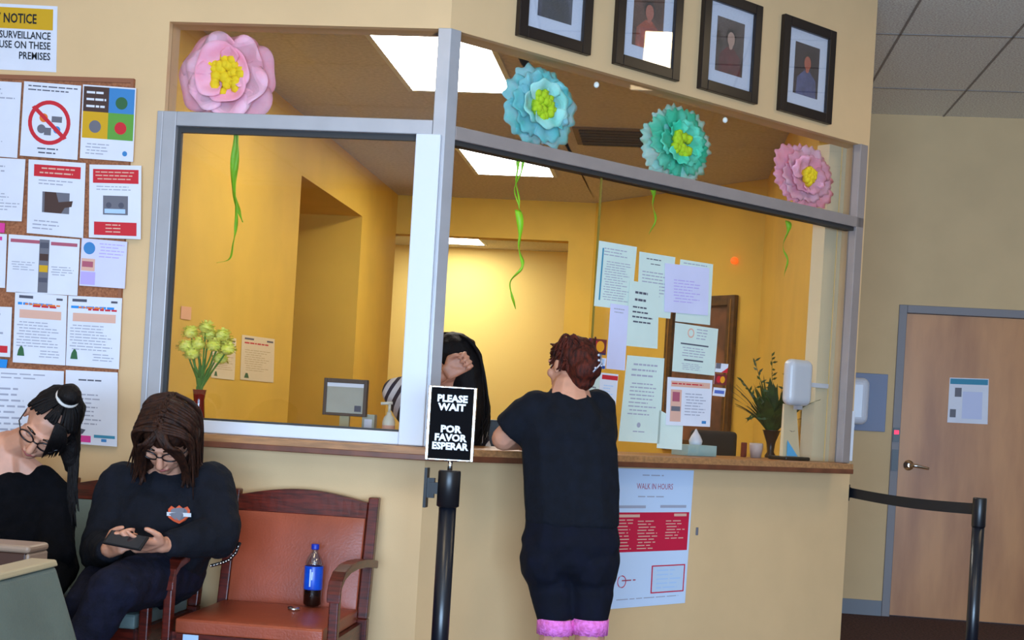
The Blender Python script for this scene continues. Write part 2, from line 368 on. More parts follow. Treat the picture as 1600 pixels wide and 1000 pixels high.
# ------------------------------------------------------------------ sheets of paper
def sheet(name, fr, quad, d, base, marks=(), texts=(), label=None, cat='notice', group=None, th=.0012, cast=None):
    P = [fr.uz(x, y, d) for x, y in quad]
    def at(u, v, dd):
        a = [P[0][i]+(P[1][i]-P[0][i])*u for i in (0, 1)]; b = [P[3][i]+(P[2][i]-P[3][i])*u for i in (0, 1)]
        return fr.p(a[0]+(b[0]-a[0])*v, dd, a[1]+(b[1]-a[1])*v)
    Wd = (abs(P[1][0]-P[0][0]) + abs(P[2][0]-P[3][0]))/2; Ht = (abs(P[3][1]-P[0][1])+abs(P[2][1]-P[1][1]))/2
    m = MB()
    m.box8([at(0, 1, d), at(1, 1, d), at(1, 1, d+th), at(0, 1, d+th), at(0, 0, d), at(1, 0, d), at(1, 0, d+th), at(0, 0, d+th)], base)
    lv = d + th
    for i, k in enumerate(marks):
        dd = lv + .0004 + .0001*(i if i < 12 else 12)
        if k[0] == 'rect':
            _, u0, v0, u1, v1, mt = k; m.face([at(u0, v1, dd), at(u1, v1, dd), at(u1, v0, dd), at(u0, v0, dd)], mt)
        elif k[0] == 'poly':
            m.face([at(u, v, dd) for u, v in k[1]], k[2])
        elif k[0] == 'disc':
            _, uc, vc, r, mt = k; m.face([at(uc+r*math.cos(a)/Wd*Ht, vc-r*math.sin(a), dd) for a in [2*math.pi*j/20 for j in range(20)]], mt)
        elif k[0] == 'ring':
            _, uc, vc, r, r2, mt = k; n = 32
            for j in range(n):
                a, b = 2*math.pi*j/n, 2*math.pi*(j+1)/n
                q = lambda rr, t: at(uc+rr*math.cos(t)/Wd*Ht, vc-rr*math.sin(t), dd)
                m.face([q(r2, a), q(r, a), q(r, b), q(r2, b)], mt)
        elif k[0] == 'lines':
            _, n, u0, u1, v0, v1, mt = k; rr = random.Random(int(quad[0][0]*7+n+u0*50)); h = (v1-v0)/n
            for j in range(n):
                e = u0 + (u1-u0)*rr.uniform(.62, 1); s0 = u0 + (u1-u0)*rr.choice((0, 0, .05))
                while s0 < e:
                    wd = rr.uniform(.05, .16); s1 = min(s0+wd, e)
                    m.face([at(s0, v0+h*(j+.58), dd), at(s1, v0+h*(j+.58), dd), at(s1, v0+h*(j+.26), dd), at(s0, v0+h*(j+.26), dd)], mt); s0 = s1+.02
    for t in texts:
        txt, uc, vc, h, mt = t[:5]; al = t[5] if len(t) > 5 else 'CENTER'; bold = t[6] if len(t) > 6 else .02; sx = t[7] if len(t) > 7 else 1
        vs, fs = text_polys(txt, 1.0, bold, al); k = m.mi(mt)
        bv = [m.b.verts.new(at(uc + v.x*h*1.35*sx*Ht/Wd, vc - (v.y-.35)*h*1.35, lv+.0022)) for v in vs]
        for f in fs:
            try: m.b.faces.new([bv[i] for i in f]).material_index = k
            except ValueError: pass
    o = m.build(name, recalc=False)
    if label: tag(o, label, cat, group)
    return o
L_ = lambda n, u0, u1, v0, v1, mt=None: ('lines', n, u0, u1, v0, v1, mt or ink)
R_ = lambda *a: ('rect',)+a
yel = mat('yellow_print', (214, 164, 16), .7); grn = mat('green_print', (96, 158, 60), .7); blu = mat('blue_print', (60, 130, 190), .7)
brn = mat('brown_print', (74, 50, 44), .7); pnk = mat('pink_print', (226, 60, 150), .7); skyb = mat('cyan_print', (30, 140, 220), .7)
pur = mat('purple_print', (188, 170, 230), .7); tea = mat('teal_print', (60, 140, 170), .7); org = mat('orange_print', (230, 120, 40), .7)
drd = mat('dark_green_print', (50, 100, 60), .7); rose = mat('rose_print', (178, 90, 110), .7); dgr = mat('photo_grey_print', (110, 108, 118), .7)
peach = mat('peach_print', (226, 176, 156), .7); pale = mat('pale_blue_print', (178, 206, 240), .7)
board = MB(); cork = mat('cork', (176, 112, 76), .9, rgb2=(140, 84, 54), nscale=120, bump=.2, bscale=200)
bu1 = FA.uz(212, 124)[0]; bz1 = FA.uz(100, 121)[1]; bz0 = 1.165; bu0 = bu1-2.4
board.fbox(FA, bu0, bu1, .001, .014, bz0, bz1, cork); bo = board.build('bulletin_board')
tag(bo, 'wide brown cork bulletin board covered with flyers on the cream wall', 'bulletin board')
bf = MB(); fw = mat('board_edge_brown', (150, 92, 62), .6)
bf.fbox(FA, bu0, bu1, .0145, .02, bz1-.018, bz1, fw); bf.fbox(FA, bu1-.012, bu1, .0145, .02, bz0, bz1-.018, fw); bf.build('board_frame', bo)
D1 = .0215
sheet('security_notice', FA, [(-92, 1), (90, 10), (88, 113), (-94, 104)], .001, paper, [R_(.03, .05, .965, .37, yel)],
      [('SECURITY NOTICE', .5, .21, .15, inkT, 'CENTER', .02, .72), ('VIDEO SURVEILLANCE', .95, .46, .115, inkT, 'RIGHT', .015, .78), ('IN USE ON THESE', .95, .61, .115, inkT, 'RIGHT', .015, .8), ('PREMISES', .95, .77, .115, inkT, 'RIGHT', .015, .8)],
      label='white and yellow security notice above the bulletin board', cat='sign')
B = [
 ('flyer', [(-55, 124), (34, 129), (27, 247), (-60, 240)], paper, [L_(3, .1, .9, .08, .25), L_(5, .1, .9, .7, .9)], [], 'white text flyer at the left picture edge, top row of the cork board'),
 ('flyer', [(38, 127), (127, 134), (121, 250), (31, 243)], paper, [L_(2, .08, .95, .03, .13, inkD), ('ring', .48, .53, .30, .245, redI), ('disc', .38, .47, .06, org), R_(.52, .44, .7, .52, dgr), ('disc', .35, .62, .06, dgr), ('disc', .62, .62, .05, blu), R_(.4, .6, .52, .7, dgr), ('poly', [(.16, .34), (.22, .31), (.80, .72), (.74, .75)], redI), L_(2, .3, .7, .86, .97, inkD)], [], 'white flyer with a big red circle and slash prohibition symbol'),
 ('flyer', [(130, 132), (213, 138), (208, 253), (125, 247)], paper, [R_(.02, .02, .5, .36, brn), R_(.5, .02, .98, .36, blu), R_(.02, .36, .5, .72, yel), R_(.5, .36, .98, .72, grn), ('disc', .74, .22, .085, drd), ('disc', .26, .56, .085, dgr), ('disc', .74, .56, .085, redI), L_(3, .06, .45, .06, .34, paper), L_(4, .1, .6, .78, .95), ('disc', .84, .9, .035, blu)], [], 'flyer with brown, blue, yellow and green squares, top right of the board'),
 ('flyer', [(-50, 244), (40, 249), (34, 346), (-54, 342)], paper, [L_(2, .1, .9, .1, .25), L_(6, .1, .95, .55, .85)], [], 'white text flyer at the picture edge, second row of the board'),
 ('flyer', [(45, 249), (134, 255), (130, 372), (42, 364)], paper, [R_(.1, .06, .92, .22, redI), L_(2, .2, .85, .08, .2, peach), L_(2, .15, .9, .25, .34), R_(.26, .42, .74, .7, dgr), ('poly', [(.3, .42), (.5, .42), (.55, .55), (.8, .52), (.78, .6), (.66, .62), (.6, .7), (.3, .7)], brn), L_(3, .1, .6, .8, .95)], [], 'white flyer with one red header band and a dark camera picture'),
 ('flyer', [(140, 257), (221, 259), (220, 374), (139, 371)], paper, [R_(.07, .06, .95, .25, redI), L_(3, .12, .9, .08, .22, peach), L_(2, .1, .9, .28, .36), R_(.27, .42, .75, .68, dgr), ('disc', .38, .55, .04, inkD), ('disc', .62, .55, .04, inkD), R_(.3, .6, .7, .66, pale), R_(.1, .78, .92, .96, redI), L_(3, .3, .75, .8, .94, peach)], [], 'white flyer with red bands at both top and bottom, overhanging the board edge'),
 ('flyer', [(-60, 362), (11, 366), (8, 450), (-62, 446)], paper, [R_(.1, .05, .9, .12, pnk), L_(6, .1, .9, .25, .8)], [], 'white flyer at the picture edge, third row of the board'),
 ('flyer', [(14, 366), (125, 374), (121, 462), (10, 456)], paper, [R_(.03, .07, .44, .13, rose), R_(.6, .08, .97, .14, rose), R_(.44, .05, .58, .98, dgr), R_(.45, .1, .57, .2, inkD), R_(.45, .3, .57, .42, brn), R_(.45, .5, .57, .62, yel), R_(.45, .72, .57, .8, inkD), L_(4, .06, .4, .45, .62), L_(4, .62, .95, .5, .68)], [], 'white two-column flyer with two rose bars and a middle strip of dark pictures'),
 ('flyer', [(128, 372), (199, 378), (195, 451), (124, 446)], paperL, [('disc', .18, .2, .13, blu), R_(.02, .42, .32, .68, peach), R_(.04, .48, .28, .6, rose), R_(.02, .7, .34, .97, pur), L_(5, .4, .95, .06, .4, pur)], [], 'lavender flyer with a blue round picture, right edge of the board'),
 ('flyer', [(24, 456), (105, 462), (102, 571), (20, 566)], paper, [R_(.08, .04, .35, .08, inkD), R_(.8, .05, .92, .08, inkD), L_(1, .06, .94, .11, .22, skyb), L_(1, .2, .9, .13, .2, org), L_(1, .35, .95, .15, .23, redI), R_(.1, .24, .9, .36, peach), L_(9, .06, .94, .4, .78), ('poly', [(.08, .9), (.22, .9), (.2, .8), (.17, .76), (.14, .76), (.1, .82)], drd), L_(3, .5, .92, .8, .92)], [], 'white flyer with coloured title and small green figure, left of its twin'),
 ('flyer', [(107, 462), (191, 466), (186, 577), (103, 571)], paper, [R_(.08, .04, .35, .08, inkD), R_(.8, .05, .92, .08, inkD), L_(1, .06, .94, .11, .22, skyb), L_(1, .2, .9, .13, .2, org), L_(1, .35, .95, .15, .23, redI), R_(.1, .24, .9, .36, peach), L_(9, .06, .94, .4, .78), ('poly', [(.08, .9), (.22, .9), (.2, .8), (.17, .76), (.14, .76), (.1, .82)], drd), L_(3, .5, .92, .8, .92)], [], 'white flyer with coloured title and small green figure, right of its twin'),
 ('flyer', [(-70, 476), (19, 480), (16, 558), (-74, 553)], paper, [L_(4, .1, .9, .1, .6), R_(.6, .78, .95, .92, redI)], [], 'white flyer with a small red tag at the picture edge'),
 ('flyer', [(-95, 570), (100, 580), (97, 690), (-97, 684)], paper, [L_(2, .5, .92, .05, .16), L_(8, .1, .9, .25, .9)], [], 'wide white text sheet behind the woman with the hair bun'),
 ('flyer', [(103, 578), (184, 582), (183, 698), (101, 692)], paper, [L_(1, .25, .75, .1, .16, inkD), L_(8, .1, .7, .3, .75), ('poly', [(.16, .9), (.2, .82), (.3, .8), (.36, .84), (.3, .88), (.5, .88), (.5, .97), (.16, .97)], pnk), ('poly', [(.2, .86), (.26, .78), (.4, .8), (.34, .86)], inkD), R_(.56, .86, .96, .9, tea), R_(.7, .91, .8, .95, blu)], [], 'white flyer with a pink and black logo, lowest and rightmost on the wall'),
 ('card', [(-14, 347), (8, 349), (7, 364), (-15, 362)], pnk, [], [], 'small magenta card at the picture edge on the board'),
 ('card', [(-14, 560), (12, 562), (10, 575), (-16, 573)], skyb, [], [], 'small blue card pinned at the left picture edge below the tagged flyer'),
]
for i, (nm, q, b, mk, tx, lb) in enumerate(B):
    sheet(nm, FA, q, D1 + (.0045 if i % 2 else 0), b, mk, tx, lb, 'flyer' if nm == 'flyer' else 'card', group='papers pinned on the cork board')
# poster of opening hours below the counter
sheet('hours_poster', FB, [(956, 731), (1084, 735), (1070, 942), (949, 952)], .0015, mat('poster_paper', (206, 222, 246), .6),
      [L_(1, .35, .65, .035, .06), L_(1, .3, .7, .19, .215), R_(.06, .265, .42, .285, ink), R_(.6, .262, .93, .282, ink), R_(.03, .315, .975, .6, crim),
       L_(10, .07, .3, .36, .59, peach), L_(10, .33, .58, .37, .59, peach), L_(7, .68, .94, .37, .52, peach), R_(.07, .33, .35, .35, peach), R_(.78, .325, .94, .345, peach),
       R_(.53, .705, .965, .91, crim), R_(.545, .714, .95, .901, mat('poster_inset', (196, 214, 236), .6)), L_(5, .58, .92, .73, .89, pale), L_(1, .16, .42, .79, .82, rose), ('ring', .16, .81, .045, .038, crim), R_(.13, .75, .16, .87, mat('poster_paper', (206, 222, 246))), L_(1, .1, .9, .93, .95)],
      [('WALK IN HOURS', .52, .125, .045, rose, 'CENTER', .0, .78)], 'large white poster with a crimson band below the counter ledge, beside the standing woman', 'poster')
# papers taped inside the fixed pane
pg = 'papers taped on the reception glass'
G = [
 ([(936, 376), (995, 386), (986, 485), (928, 478)], paperC, [L_(3, .15, .85, .08, .22), L_(16, .2, .9, .28, .9), R_(.1, .1, .14, .9, tea)], 'pale notice full of text, top left of the papers on the glass'),
 ([(999, 393), (1055, 402), (1047, 498), (995, 492)], paperC, [L_(1, .2, .8, .07, .12, inkD), L_(1, .3, .7, .15, .19, inkD), L_(8, .1, .9, .28, .7)], 'pale green notice with a short dark title, partly under two others'),
 ([(1063, 405), (1114, 413), (1109, 508), (1055, 502)], paperC, [L_(1, .1, .9, .03, .08, ink)], 'pale notice peeking out behind the lavender sheet on the glass'),
 ([(1039, 411), (1108, 419), (1106, 493), (1038, 487)], paperL, [L_(8, .2, .85, .3, .8, pur)], 'blank looking lavender sheet, top right of the papers on the glass'),
 ([(984, 438), (1030, 446), (1027, 545), (977, 540)], paperC, [L_(2, .2, .75, .12, .34, inkD), L_(4, .15, .85, .36, .66, inkD)], 'pale notice with bold centred lines, middle of the papers on the glass'),
 ([(954, 474), (982, 478), (976, 579), (947, 576)], paperL, [L_(2, .2, .9, .05, .15)], 'narrow lavender strip of paper hanging beside the woman\'s head'),
 ([(1055, 504), (1122, 514), (1116, 587), (1050, 580)], paperC, [('ring', .37, .17, .1, .07, peach), L_(4, .5, .8, .05, .3), R_(.15, .39, .8, .42, inkD), L_(4, .2, .8, .46, .68), R_(.25, .72, .7, .75, inkD), L_(4, .2, .7, .8, .95)], 'pale notice with a small round pink emblem at its top'),
 ([(980, 555), (1038, 560), (1030, 693), (966, 689)], paperC, [L_(3, .15, .85, .07, .26), L_(9, .15, .9, .3, .7), ('disc', .45, .8, .03, ink), L_(1, .3, .7, .86, .9)], 'tall pale notice low on the glass, right of the standing woman\'s shoulder'),
 ([(1043, 589), (1113, 594), (1109, 667), (1040, 664)], paper, [R_(.08, .07, .95, .19, peach), L_(1, .1, .93, .09, .17, redI), R_(.08, .25, .32, .92, peach), R_(.12, .3, .28, .5, rose), R_(.1, .6, .3, .7, dgr), L_(8, .4, .9, .3, .8), R_(.8, .88, .9, .94, blu)], 'white notice with a red title and a pink photo strip'),
 ([(1030, 640), (1067, 662), (1065, 703), (1026, 700)], paperC, [], 'plain pale paper just above the counter behind the white notice'),
 ([(938, 582), (966, 585), (961, 643), (934, 640)], paper, [R_(.1, .05, .98, .17, redI), R_(.1, .84, .9, .97, redI), L_(4, .2, .8, .3, .6, pale)], 'small white card sheet with red bars beside the woman\'s neck'),
 ([(918, 580), (938, 583), (933, 636), (916, 630)], paperC, [L_(3, .3, .8, .4, .8, dgr)], 'pale sheet half hidden behind the woman\'s bun'),
]
for i, (q, b, mk, lb) in enumerate(G):
    sheet('notice', FB, q, -.0275 + (.0048 if i in (3, 4, 8) else (.0096 if i == 5 else 0)), b, mk, (), lb, 'notice', pg)
def stick(q, bands, lb):
    sheet('card_sticker', FB, q, -.0275, paper, bands, (), lb, 'sticker', 'payment card stickers on the glass')
stick([(920, 528), (948, 531), (946, 555), (918, 552)], [R_(0, 0, 1, 1, mat('navy_print', (30, 40, 90))), R_(.08, .0, 1, .9, mat('maroon_print', (120, 40, 40))), ('disc', .36, .48, .36, redI), ('disc', .66, .48, .36, mat('amber_print', (240, 160, 30)))], 'red and amber payment card sticker beside the standing woman\'s hair')
stick([(919, 557), (947, 560), (945, 577), (917, 574)], [R_(.1, .1, .9, .6, pale), R_(.02, .7, .98, .98, mat('royal_print', (20, 70, 150)))], 'blue and white payment card sticker under the red and amber one')
stick([(1119, 567), (1138, 569), (1136, 583), (1117, 581)], [R_(0, 0, .4, .6, dgr), ('poly', [(.5, 1), (1, .4), (1, 1)], redI)], 'small grey and white payment sticker, topmost of three')
stick([(1117, 584), (1136, 586), (1134, 602), (1115, 600)], [R_(0, 0, 1, 1, mat('maroon_print', (120, 40, 40))), ('disc', .35, .5, .34, redI), ('disc', .66, .5, .34, mat('amber_print', (240, 160, 30)))], 'small glowing red and amber payment sticker, middle of three')
stick([(1115, 605), (1134, 607), (1132, 620), (1113, 618)], [R_(.1, .3, .9, .7, mat('visa_print', (90, 110, 190)))], 'small white and blue payment sticker, lowest of three')
# notice on the door
qn = [(1484, 590), (1545, 592), (1543, 663), (1480, 660)]
sheet('door_notice', FD, qn, -.0145, paper, [R_(.02, .02, .98, .14, tea), R_(.15, .22, .32, .42, dgr), R_(.05, .7, .2, .88, dgr), R_(.35, .3, .85, .9, mat('light_lilac_print', (200, 205, 235)))], (), 'white notice with a teal header taped on the wooden door', 'notice')
# ------------------------------------------------------------------ framed portraits on the angled wall
frM = mat('black_picture_frame', (28, 18, 16), .35); matM = mat('white_photo_mat', (222, 226, 240), .7)
pane = glass_mat('picture_glass', (255, 255, 255), .25)
u4 = [FB.uz(x, y, .02) for x, y in ((1227, 22), (1307, 50), (1297, 193), (1216, 173))]
fz1 = (u4[0][1]+u4[1][1])/2; fz0 = (u4[2][1]+u4[3][1])/2; fwid = (u4[1][0]+u4[2][0]-u4[0][0]-u4[3][0])/2
cs = [(u4[0][0]+u4[2][0])/2]
cs = [(FB.uz(924, 45, .02)[0] - fwid/2), (FB.uz(963, 60, .02)[0]+FB.uz(1063, 60, .02)[0])/2, (FB.uz(1097, 70, .02)[0]+FB.uz(1187, 80, .02)[0])/2, cs[0]]
zb4 = [FB.uz(866, 71, .02)[1], FB.uz(1009, 113, .02)[1], FB.uz(1136, 150, .02)[1], fz0]
print('frames', fz0, fz1, fwid, cs, zb4)
SP = [((70, 74, 88), (60, 62, 74), (44, 48, 60), None, 'black framed portrait nearest the corner post, dark grey picture'),
      ((96, 62, 50), (190, 110, 90), (178, 84, 60), None, 'black framed portrait of a person in orange, second from the corner, with a light reflection'),
      ((84, 70, 66), (196, 158, 140), (104, 48, 50), None, 'black framed portrait of a person in a maroon top, third from the corner'),
      ((50, 34, 40), (190, 96, 70), (86, 90, 130), None, 'black framed portrait of a person in a blue-grey shirt, furthest right')]
fh = .485
for i, (bg, face, top, _, lb) in enumerate(SP):
    u, z0 = cs[i], zb4[i]; z1 = z0 + (fz1-fz0); hw = fwid/2; b = .048
    f = empty('picture_frame', FB.p(u, 0, (z0+z1)/2), lb, 'framed portrait', 'framed portraits above the angled window')
    mm = MB()
    mm.fbox(FB, u-hw, u-hw+b, .001, .028, z0, z1, frM); mm.fbox(FB, u+hw-b, u+hw, .001, .028, z0, z1, frM)
    mm.fbox(FB, u-hw+b, u+hw-b, .001, .028, z0, z0+b, frM); mm.fbox(FB, u-hw+b, u+hw-b, .001, .028, z1-b, z1, frM); mm.build('frame', f, bevel=.003)
    mm = MB(); mm.fbox(FB, u-hw+b, u+hw-b, .003, .010, z0+b, z1-b, matM); mm.build('photo_mat', f)
    mm = MB(); pw = fwid*.235; ph = (z1-z0)*.27; zc = (z0+z1)/2
    M1 = mat('portrait_background_%d' % i, bg, .6, noise=.2, nscale=20); M2 = mat('portrait_face_%d' % i, face, .6); M3 = mat('portrait_top_%d' % i, top, .6, noise=.15, nscale=30); M4_ = mat('portrait_hair', (38, 24, 22), .6)
    mm.fbox(FB, u-pw, u+pw, .0101, .0112, zc-ph, zc+ph, M1)
    def ell(cu, cz, ru, rz, d, mt, a0=0, a1=2*math.pi, n=20): mm.face([FB.p(u+cu+ru*math.cos(t), d, zc+cz+rz*math.sin(t)) for t in [a0+(a1-a0)*j/n for j in range(n)]], mt)
    mm.face([FB.p(u-pw*.8, .0116, zc-ph), FB.p(u+pw*.85, .0116, zc-ph), FB.p(u+pw*.78, .0116, zc-ph*.35), FB.p(u+pw*.25, .0116, zc-ph*.02), FB.p(u-pw*.2, .0116, zc-ph*.02), FB.p(u-pw*.75, .0116, zc-ph*.35)], M3)
    ell(0.004, ph*.36, pw*.38, ph*.30, .0118, M4_); ell(0.004, ph*.28, pw*.27, ph*.27, .0121, M2); ell(.004, ph*.02, pw*.14, ph*.12, .0120, M2)
    if i: mm.build('photo', f, recalc=False)
    else:
        mm.build('photo', f, recalc=False)
    mm = MB(); mm.fbox(FB, u-hw+b-.003, u+hw-b+.003, .018, .020, z0+b-.003, z1-b+.003, pane); mm.build('picture_glass', f)
# first light mirrors in the second portrait; other three unseen, added to brighten the room
r = ray(1044, 72); hp = hit(1044, 72, FB.p(0, .02, 0), FB.n); rf = (r - FB.n*2*r.dot(FB.n)); tt = (H1-hp.z)/rf.z; lp = hp + rf*tt
print('reflection light at', lp)
emw = mat('troffer_diffuser_waiting', (255, 230, 186), emit=8.5)
troffer(2.33, 6.05, 6.40, H1, 1.34, 'white ceiling light mirrored in the second portrait glass', None, emw)
for tx, ty, lb in ((-1.2, 3.0, 'unseen ceiling light added to brighten the waiting room above the seated women'), (1.6, 2.6, 'unseen ceiling light added to brighten the waiting room above the queue space'), (-.2, .2, 'unseen ceiling light added to brighten the waiting room above the photographer')):
    troffer(tx, ty-.61, ty+.61, H1, .61, lb, None, emw)
# ------------------------------------------------------------------ tissue flowers
def flower(fr, cpx, rad, zscale, petals, pm, cm, label, cat='paper flower', notch=9, seed=1, d0=-.075, centre=.3, xs=1.0, parts=None, colr=None, tilt=0):
    rr = random.Random(seed); u, z = fr.uz(cpx[0], cpx[1], d0); c = fr.p(u, d0, z)
    root = empty('paper_flower', c, label, cat, 'tissue paper flowers on the window glass')
    for ring, (n, R, lift, mt, off_) in enumerate(petals):
        m = MB(); k = m.mi(mt)
        for i in range(n):
            a0 = off_ + 2*math.pi*i/n + rr.uniform(-.08, .08); Rl = R*rr.uniform(.9, 1.08); wd = 2*math.pi/n*rr.uniform(.62, .78)
            NU, NV = 18, 9; grid = []
            ph = rr.uniform(0, 6); zj = rr.uniform(-.008, .008)
            for iv in range(NV+1):
                v = iv/NV; row = []
                for iu in range(NU+1):
                    s = iu/NU*2-1
                    ang = a0 + s*wd*(.45+.55*math.sin(min(v, .8)/.8*math.pi/2))
                    edge = (1-.22*abs(s)**2.5)
                    if notch: edge *= 1 + .05*math.cos(s*math.pi*notch/2+ph)*(v**3)
                    rdist = Rl*rad*v*edge
                    h = lift*rad*v**1.5 + rad*.03*math.sin(s*7+ph)*v*v + rad*.025*math.sin(v*9+ph+s*3) + zj - rad*.1*v**4
                    row.append(m.b.verts.new(fr.p(u + rdist*math.cos(ang)*xs, d0 + .004*ring + h, z + rdist*math.sin(ang)*zscale)))
                grid.append(row)
            for a in range(NV):
                for b in range(NU):
                    f = m.b.faces.new((grid[a][b], grid[a][b+1], grid[a+1][b+1], grid[a+1][b])); f.material_index = k; f.smooth = True
        bmesh.ops.remove_doubles(m.b, verts=m.b.verts[:], dist=1e-5)
        o = m.build('petals', root, recalc=False); s = o.modifiers.new('s', 'SOLIDIFY'); s.thickness = .001
    m = MB()
    for i in range(46):
        a = rr.uniform(0, 6.283); q = math.sqrt(rr.random())*rad*centre
        p0 = fr.p(u, d0+.01, z); p1 = fr.p(u+q*math.cos(a), d0+.03+rr.uniform(0, .012), z+q*math.sin(a))
        m.ball(p1, rr.uniform(.016, .024)*rad/.19, cm, 1)
        m.tube([p0, p1], .004, cm, 5)
    m.build('flower_centre', root)
    return root
def ribbon(root, fr, pts, d, mt, wd=.018):
    P = [fr.uz(x, y, d) for x, y in pts]; m = MB(); k = m.mi(mt); prev = None
    n = len(P)
    # smooth curve
    Q = []
    for i in range(n-1):
        a, b, c, e = P[max(i-1, 0)], P[i], P[i+1], P[min(i+2, n-1)]
        for j in range(8):
            t = j/8; Q.append(tuple(.5*((2*b[q]) + (-a[q]+c[q])*t + (2*a[q]-5*b[q]+4*c[q]-e[q])*t*t + (-a[q]+3*b[q]-3*c[q]+e[q])*t**3) for q in (0, 1)))
    Q.append(P[-1]); N = len(Q)
    for i, q in enumerate(Q):
        a = i*.35; t = (i/N); w_ = wd*(1-.75*t)*(.35+.65*abs(math.cos(a*.6)))
        vs = [m.b.verts.new(fr.p(q[0]+s*w_/2, d + .012*math.sin(a) + s*w_*.4*math.sin(a), q[1])) for s in (-1, 1)]
        if prev: f = m.b.faces.new((prev[0], prev[1], vs[1], vs[0])); f.material_index = k; f.smooth = True
        prev = vs
    o = m.build('ribbon', root, recalc=False); s = o.modifiers.new('s', 'SOLIDIFY'); s.thickness = .0008
pinkT = mat('pink_tissue', (255, 184, 206), .8, rgb2=(255, 160, 182), nscale=9, trans=.2, bump=.3, bscale=30)
pink2 = mat('light_pink_tissue', (255, 196, 214), .8, rgb2=(255, 164, 184), nscale=9, trans=.2, bump=.3, bscale=30)
blueT = mat('aqua_tissue', (165, 226, 236), .8, rgb2=(96, 214, 214), nscale=8, trans=.2, bump=.3, bscale=30)
tealT = mat('teal_tissue', (110, 224, 190), .8, rgb2=(44, 204, 160), nscale=8, trans=.2, bump=.3, bscale=30)
mintT = mat('mint_tissue', (180, 230, 220), .8, rgb2=(134, 216, 200), nscale=8, trans=.2, bump=.3, bscale=30)
yelT = mat('yellow_tissue', (232, 198, 20), .8); limeT = mat('lime_tissue', (176, 206, 24), .8)
ribM = mat('lime_ribbon', (126, 200, 24), .5, trans=.1)
f1 = flower(FA, (355, 121), .212, .95, [(6, 1, .05, pinkT, .3), (6, .82, .25, pink2, .8), (4, .6, .4, pinkT, .5)], None, yelT, 'large pink tissue flower with a yellow centre in the left window corner', notch=3, seed=3, centre=.36, xs=.97)
ribbon(f1, FA, [(371, 180), (368, 215), (364, 260), (366, 300), (372, 330), (381, 348)], -.06, ribM, .034)
ribbon(f1, FA, [(372, 190), (372, 230), (366, 275), (370, 320), (367, 355), (366, 380), (358, 403), (340, 411)], -.055, ribM, .02)
f2 = flower(FB, (841, 165), .185, 1.0, [(7, 1, .05, blueT, .1), (7, .8, .25, blueT, .5), (4, .55, .35, mintT, .3)], None, limeT, 'aqua blue tissue flower with a lime centre nearest the corner post', notch=7, seed=5, xs=1.12)
ribbon(f2, FB, [(806, 225), (807, 270), (810, 295), (808, 325)], -.06, ribM, .024); ribbon(f2, FB, [(816, 225), (813, 270), (806, 300), (809, 328)], -.055, ribM, .02)
ribbon(f2, FB, [(809, 328), (811, 372), (815, 398), (812, 420), (800, 440), (797, 462), (808, 483)], -.055, ribM, .03)
f3 = flower(FB, (1056, 226), .185, 1.0, [(9, 1, .05, mintT, .2), (9, .85, .2, tealT, .5), (6, .6, .35, tealT, .1)], None, limeT, 'green teal tissue flower with fringed edges, second from the right', notch=9, seed=8, xs=1.25)
ribbon(f3, FB, [(1016, 290), (1020, 310), (1024, 330), (1020, 350), (1017, 366)], -.06, ribM, .026)
f4 = flower(FB, (1256, 276), .165, 1.0, [(8, 1, .05, pinkT, .2), (7, .85, .2, pink2, .6), (5, .6, .3, pinkT, .1)], None, yelT, 'small pink tissue flower with a yellow centre at the right end of the window', notch=9, seed=11, centre=.24, xs=1.45)
ribbon(f4, FB, [(1230, 345), (1229, 365), (1226, 390), (1228, 410), (1228, 432)], -.06, ribM, .03)
